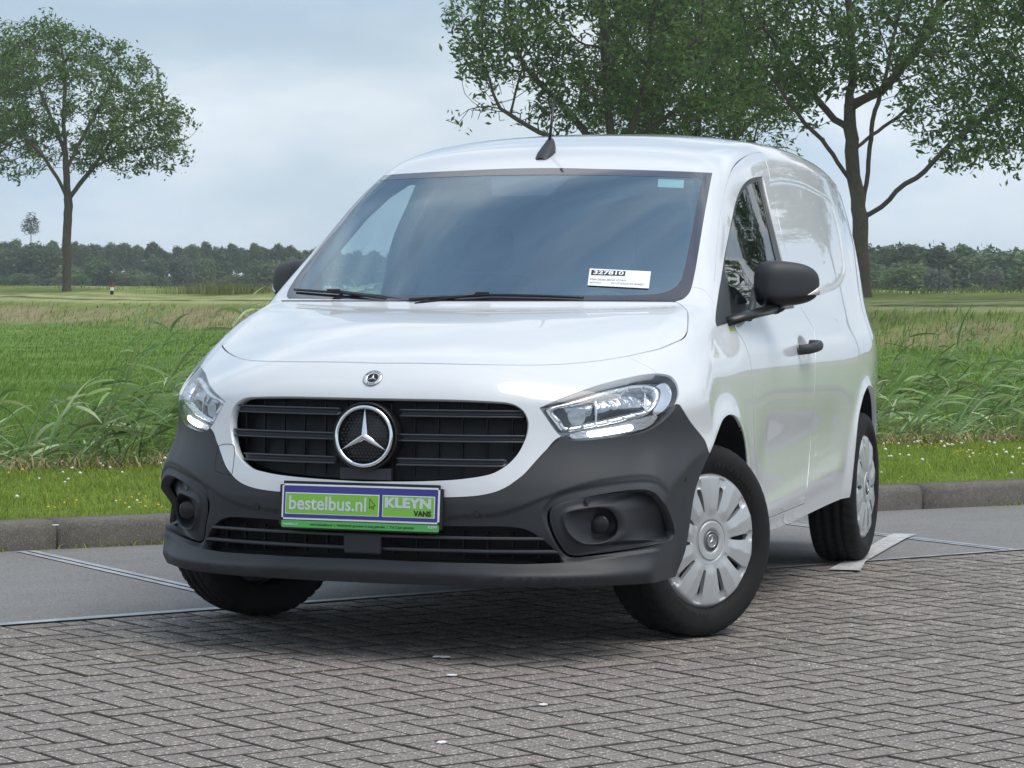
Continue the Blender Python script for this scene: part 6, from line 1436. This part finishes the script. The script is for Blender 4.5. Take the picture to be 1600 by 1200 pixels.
# right part: nearer and darker, top 372-388, base 465
ZR=300.; mr=FPX/ZR
u=1362
while u<1640:
    top=377+6*sstep(1400,1480,u)+RNG.uniform(-5,4); 
    kr=RNG.uniform()<.5
    far_tree('broadleaf_tree' if kr else 'poplar_tree',ROUND[int(RNG.integers(3))] if kr else POP[int(RNG.integers(3))],u,ZR+RNG.uniform(-5,15),(463-top)/mr,'dark tall tree in the back row of the wood at the right','back row of the wood at the right',5.9 if kr else 9.7,1.3 if kr else 1.5); u+=RNG.uniform(9,13)
for (u,Z,h,kd,lab,w) in ((1378,270,3.9,ROUND[0],'low dark bush right beside the ash trunk at the right',1.3),(1412,262,4.4,ROUND[0],'broad rounded green tree, widest in front of the right-hand wood',1.5),(1437,265,4.2,ROUND[1],'green rounded tree merging with the broad one at the right',1.2),(1466,255,3.7,WILL[0],'grey green willow beside the opening in the right-hand wood',1.25),
    (1552,262,3.9,WILL[0],'pale silvery willow right of the opening in the wood',1.0),(1600,262,3.6,ROUND[0],'rounded bush at the right edge of the picture below the wood',1.2),(1508,275,1.3,ROUND[0],'low hedge across the opening in the wood',2.6),(1580,270,1.5,ROUND[1],'low shrub left of the bush at the right edge',1.6)):
    far_tree('broadleaf_tree' if kd in ROUND else 'willow_tree',kd,u,Z,h,lab,None,6.6 if kd in ROUND else 6.3,w)
for u in np.arange(1366,1630,13): far_tree('shrub',ROUND[int(RNG.integers(3))],u+RNG.uniform(-4,4),RNG.uniform(268,285),RNG.uniform(1.2,2.2),'low shrub along the foot of the wood at the right','shrubs under the right-hand wood',6.6,1.9,dz=-.2)
# marker post
o,d=pray(175,445); p=o+d*(112/(d@np.array([FH[0],FH[1],0]))); z=float(terrain(p[:1],p[1:2])[0])
mp=tag(empty('marker_post',(p[0],p[1],z-.02)),'small marker post with red top and white band right of the left ash trunk','post')
box('post_foot',(0,0,.08),(.11,.11,.2),PBLACK,mp); box('post_band',(0,0,.26),(.112,.112,.14),PWHITE,mp); box('post_top',(0,0,.43),(.11,.11,.19),mat('post_red',(.32,.05,.03),.6),mp)
# ragwort clump on the bank at 360,430
pz=base_at(362,446,108)
rngw=np.random.default_rng(9); n=3600; P=np.c_[pz[0]+rngw.normal(0,1.3,n),pz[1]+rngw.normal(0,1.0,n),np.full(n,pz[2])]; blades('tall_weeds',P,rngw.uniform(.2,.65,n),rngw.uniform(.012,.025,n),rngw.uniform(0,6.28,n),rngw.uniform(.1,.5,n),mat('weed_green',(.17,.19,.07),.7,island=(.4,.03),trans=.2),2,label='clump of tall yellowish weeds on the bank left of the wing mirror',cat='weeds')
for (u,v,zz,sx,sy,r,lab) in ((683,1026,.004,.020,.008,.3,'small pale scrap on the bricks below the plate, left of the upper pair'),(696,1026.5,.004,.022,.009,-.2,'small pale scrap on the bricks below the plate, right of the upper pair'),(706,1055,.004,.024,.008,.4,'pale flake on the bricks just below the pair of scraps'),(849,1101,.004,.018,.009,.1,'pale flake on the bricks in the right half of the foreground'),(690,1160,.004,.018,.010,.6,'pale flake lying on the bricks nearest the camera'),(87,820.5,.137,.022,.008,.1,'white scrap lying on the kerb at the left')):
    p=gp_(u,v,zz); sx*=.7; sy*=.6; q=[(-sx,-sy*.6),(-sx*.3,-sy),(sx*.8,-sy*.5),(sx,sy*.3),(sx*.1,sy),(-sx*.7,sy*.6)]
    o=prism('scrap',[(RH[0]*a+FH[0]*b*3,RH[1]*a+FH[1]*b*3) for a,b in q],0,.002,PAPER); o.location=(p[0],p[1],zz); tag(o,lab,'litter')

# ---------------------------------------------------------------- air
def haze():
    x0,x1,y0,y1=-1950,950,-1950,1950
    bm=bmesh.new(); bm_box(bm,((x0+x1)/2,(y0+y1)/2,10.2),(x1-x0,y1-y0,24.0)); me=bpy.data.meshes.new('haze'); bm.to_mesh(me); bm.free()
    m=bpy.data.materials.new('air'); m.use_nodes=True; nt=m.node_tree; nt.nodes.clear(); o_=nt.nodes.new('ShaderNodeOutputMaterial'); v=nt.nodes.new('ShaderNodeVolumePrincipled'); v.inputs['Color'].default_value=(.86,.92,1,1); v.inputs['Density'].default_value=.00042; v.inputs['Anisotropy'].default_value=.2
    nt.links.new(v.outputs[0],o_.inputs['Volume']); tag(obj('haze',me,m),kind='stuff')
haze()
